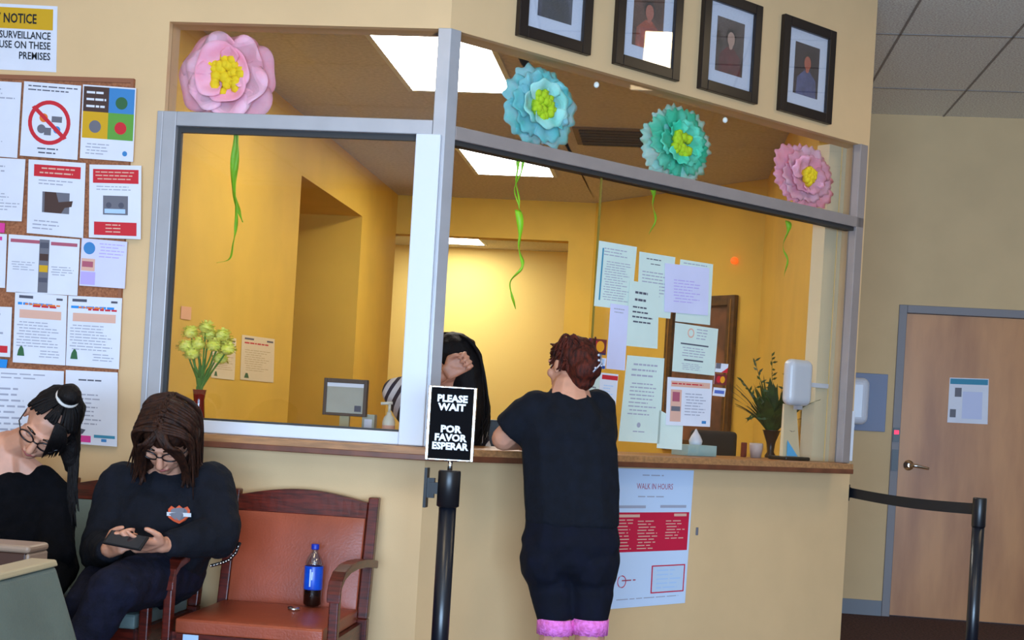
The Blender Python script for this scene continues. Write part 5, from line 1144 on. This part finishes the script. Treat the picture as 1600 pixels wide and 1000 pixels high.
    strands('hair_strands', root, L, hairRd, r=.0042)
    m = MB(); sp = mat('hair_clip_silver', (210, 215, 235), .2, metal=.6)
    for q in ((.02, -.135, .035), (.035, -.13, .02), (.01, -.148, .012), (.03, -.14, -.005), (-.005, -.147, -.02)): m.ball(P(*q), .0065, sp, 1)
    m.tube([P(.04, -.125, .04), P(.02, -.15, .0), P(-.012, -.14, -.035)], .004, sp, 6); m.build('hair_clip', root)
person_counter()
# ---- receptionist behind the corner post
def person_desk():
    pel = W(690, 840, 6.25); pel.z = .62
    root = empty('person', ground(pel), 'person with long black hair and a striped sleeve behind the counter, raising a hand', 'person')
    hc = W(702, 566, 6.15); nk = W(700, 640, 6.2); che = W(695, 700, 6.22); shL, shR = W(738, 672, 6.2), W(655, 668, 6.2)
    face = -fwd*.35-rgt*.9-up*.1; hp, P, M = head_prims(hc, face, up, 1.05)
    elR = W(618, 612, 6.0); wrR = W(690, 588, 5.97); elL = W(752, 722, 6.2); wrL = W(725, 735, 6.1)
    hL, hR = pel+rgt*.1, pel-rgt*.1; kL, kR = hL+fwd*.42, hR+fwd*.42; aL, aR = ground(kL)+V((0, 0, .09)), ground(kR)+V((0, 0, .09))
    body = list(hp)+[('c', hc+V((0, 0, -.06)), .055, nk, .058), ('c', nk, .07, che, .12), ('c', che, .13, pel, .14), ('c', shL, .055, shR, .055), ('c', shR, .05, elR, .042), ('c', elR, .04, wrR, .027), ('c', shL, .05, elL, .042), ('c', elL, .04, wrL, .027), ('c', hL, .085, kL, .058), ('c', hR, .085, kR, .058), ('c', kL, .05, aL, .035), ('c', kR, .05, aR, .035)]
    body += hand_prims(W(700, 582, 5.93), rgt*.75+up*.55, -rgt*.2-up*.3-fwd*.9, up, curl=(1.25, 1.3, 1.3, 1.35), k=1.05, thumb_curl=1.3, tl=.7) + hand_prims(wrL, -rgt*.8, -up, fwd, curl=.4)
    blob('body', body, .0045, 3, skinM, root)
    face_bits(root, P, M, 1.05)
    st = bpy.data.materials.new('navy_white_stripes'); st.use_nodes = True; nt = st.node_tree; bs = nt.nodes['Principled BSDF']; bs.inputs['Roughness'].default_value = .85
    tc = nt.nodes.new('ShaderNodeTexCoord'); mp = nt.nodes.new('ShaderNodeMapping'); nt.links.new(tc.outputs['Object'], mp.inputs[0])
    wv = nt.nodes.new('ShaderNodeTexWave'); wv.wave_type = 'BANDS'; wv.bands_direction = 'X'; wv.inputs['Scale'].default_value = 8.5; cr = nt.nodes.new('ShaderNodeValToRGB'); cr.color_ramp.interpolation = 'CONSTANT'
    mp.inputs['Rotation'].default_value = (0, -.5, 0); cr.color_ramp.elements[0].color = lin((26, 30, 58)); cr.color_ramp.elements[1].position = .38; cr.color_ramp.elements[1].color = lin((222, 220, 226))
    nt.links.new(mp.outputs[0], wv.inputs[0]); nt.links.new(wv.outputs[0], cr.inputs[0]); nt.links.new(cr.outputs[0], bs.inputs['Base Color'])
    blob('striped_top', [('c', nk+V((0, 0, -.05)), .08, che, .15), ('c', che, .16, pel, .17), ('c', shL, .07, shR, .07), ('c', shR, .068, elR, .062), ('k', elR, .058, elR.lerp(wrR, .82), .042), ('c', elR, .060, elR.lerp(wrR, .3), .055), ('c', shL, .068, elL, .06), ('k', elL, .056, wrL, .04)], .008, 3, st, root, disp=.008, dscale=.06)
    blob('trousers', [('e', pel, (.18, .16, .12), None), ('c', hL, .10, kL, .075), ('c', hR, .10, kR, .075), ('c', kL, .07, aL, .05), ('c', kR, .07, aR, .05)], .010, 3, navy, root)
    shoe(root, aL, fwd); shoe(root, aR, fwd)
    blob('hair', [('e', P(0, -.022, .04), (.098, .115, .098), M), ('c', P(0, -.07, .0), .088, nk+rgt*.09+fwd*-.02, .085), ('c', nk+rgt*.09-fwd*.02, .085, che+rgt*.10-fwd*.06, .07)], .007, 3, hairBk, root, disp=.008, dscale=.03)
    L = []; rr = random.Random(3)
    for i in range(70):
        t = rr.uniform(-1, 1); L.append([P(0, .02*t, .13), P(.09*t, -.07, .09), P(.08*t, -.125, -.01), nk+rgt*(.13+.06*rr.uniform(-1, 1))-fwd*.06*rr.random(), che+rgt*(.12+.06*rr.uniform(-1, 1))-fwd*.12])
    strands('hair_strands', root, L, hairBk, r=.008)
person_desk()
def desk_chair():
    p = W(690, 840, 6.25); r = empty('office_chair', ground(p), 'black task chair under the receptionist, hidden by the counter', 'office chair')
    m = MB(); m.box(p.x-.24, p.x+.24, p.y-.22, p.y+.24, .40, .47, blackP); m.build('seat', r, bevel=.02); m = MB(); m.tube([V((p.x, p.y, .05)), V((p.x, p.y, .4))], .03, blackP); m.build('gas_lift', r)
    m = MB(); m.lathe(V((p.x, p.y, 0)), [(0, 0), (.26, 0), (.26, .02), (.05, .06), (0, .06)], blackP); m.build('base', r)
desk_chair()
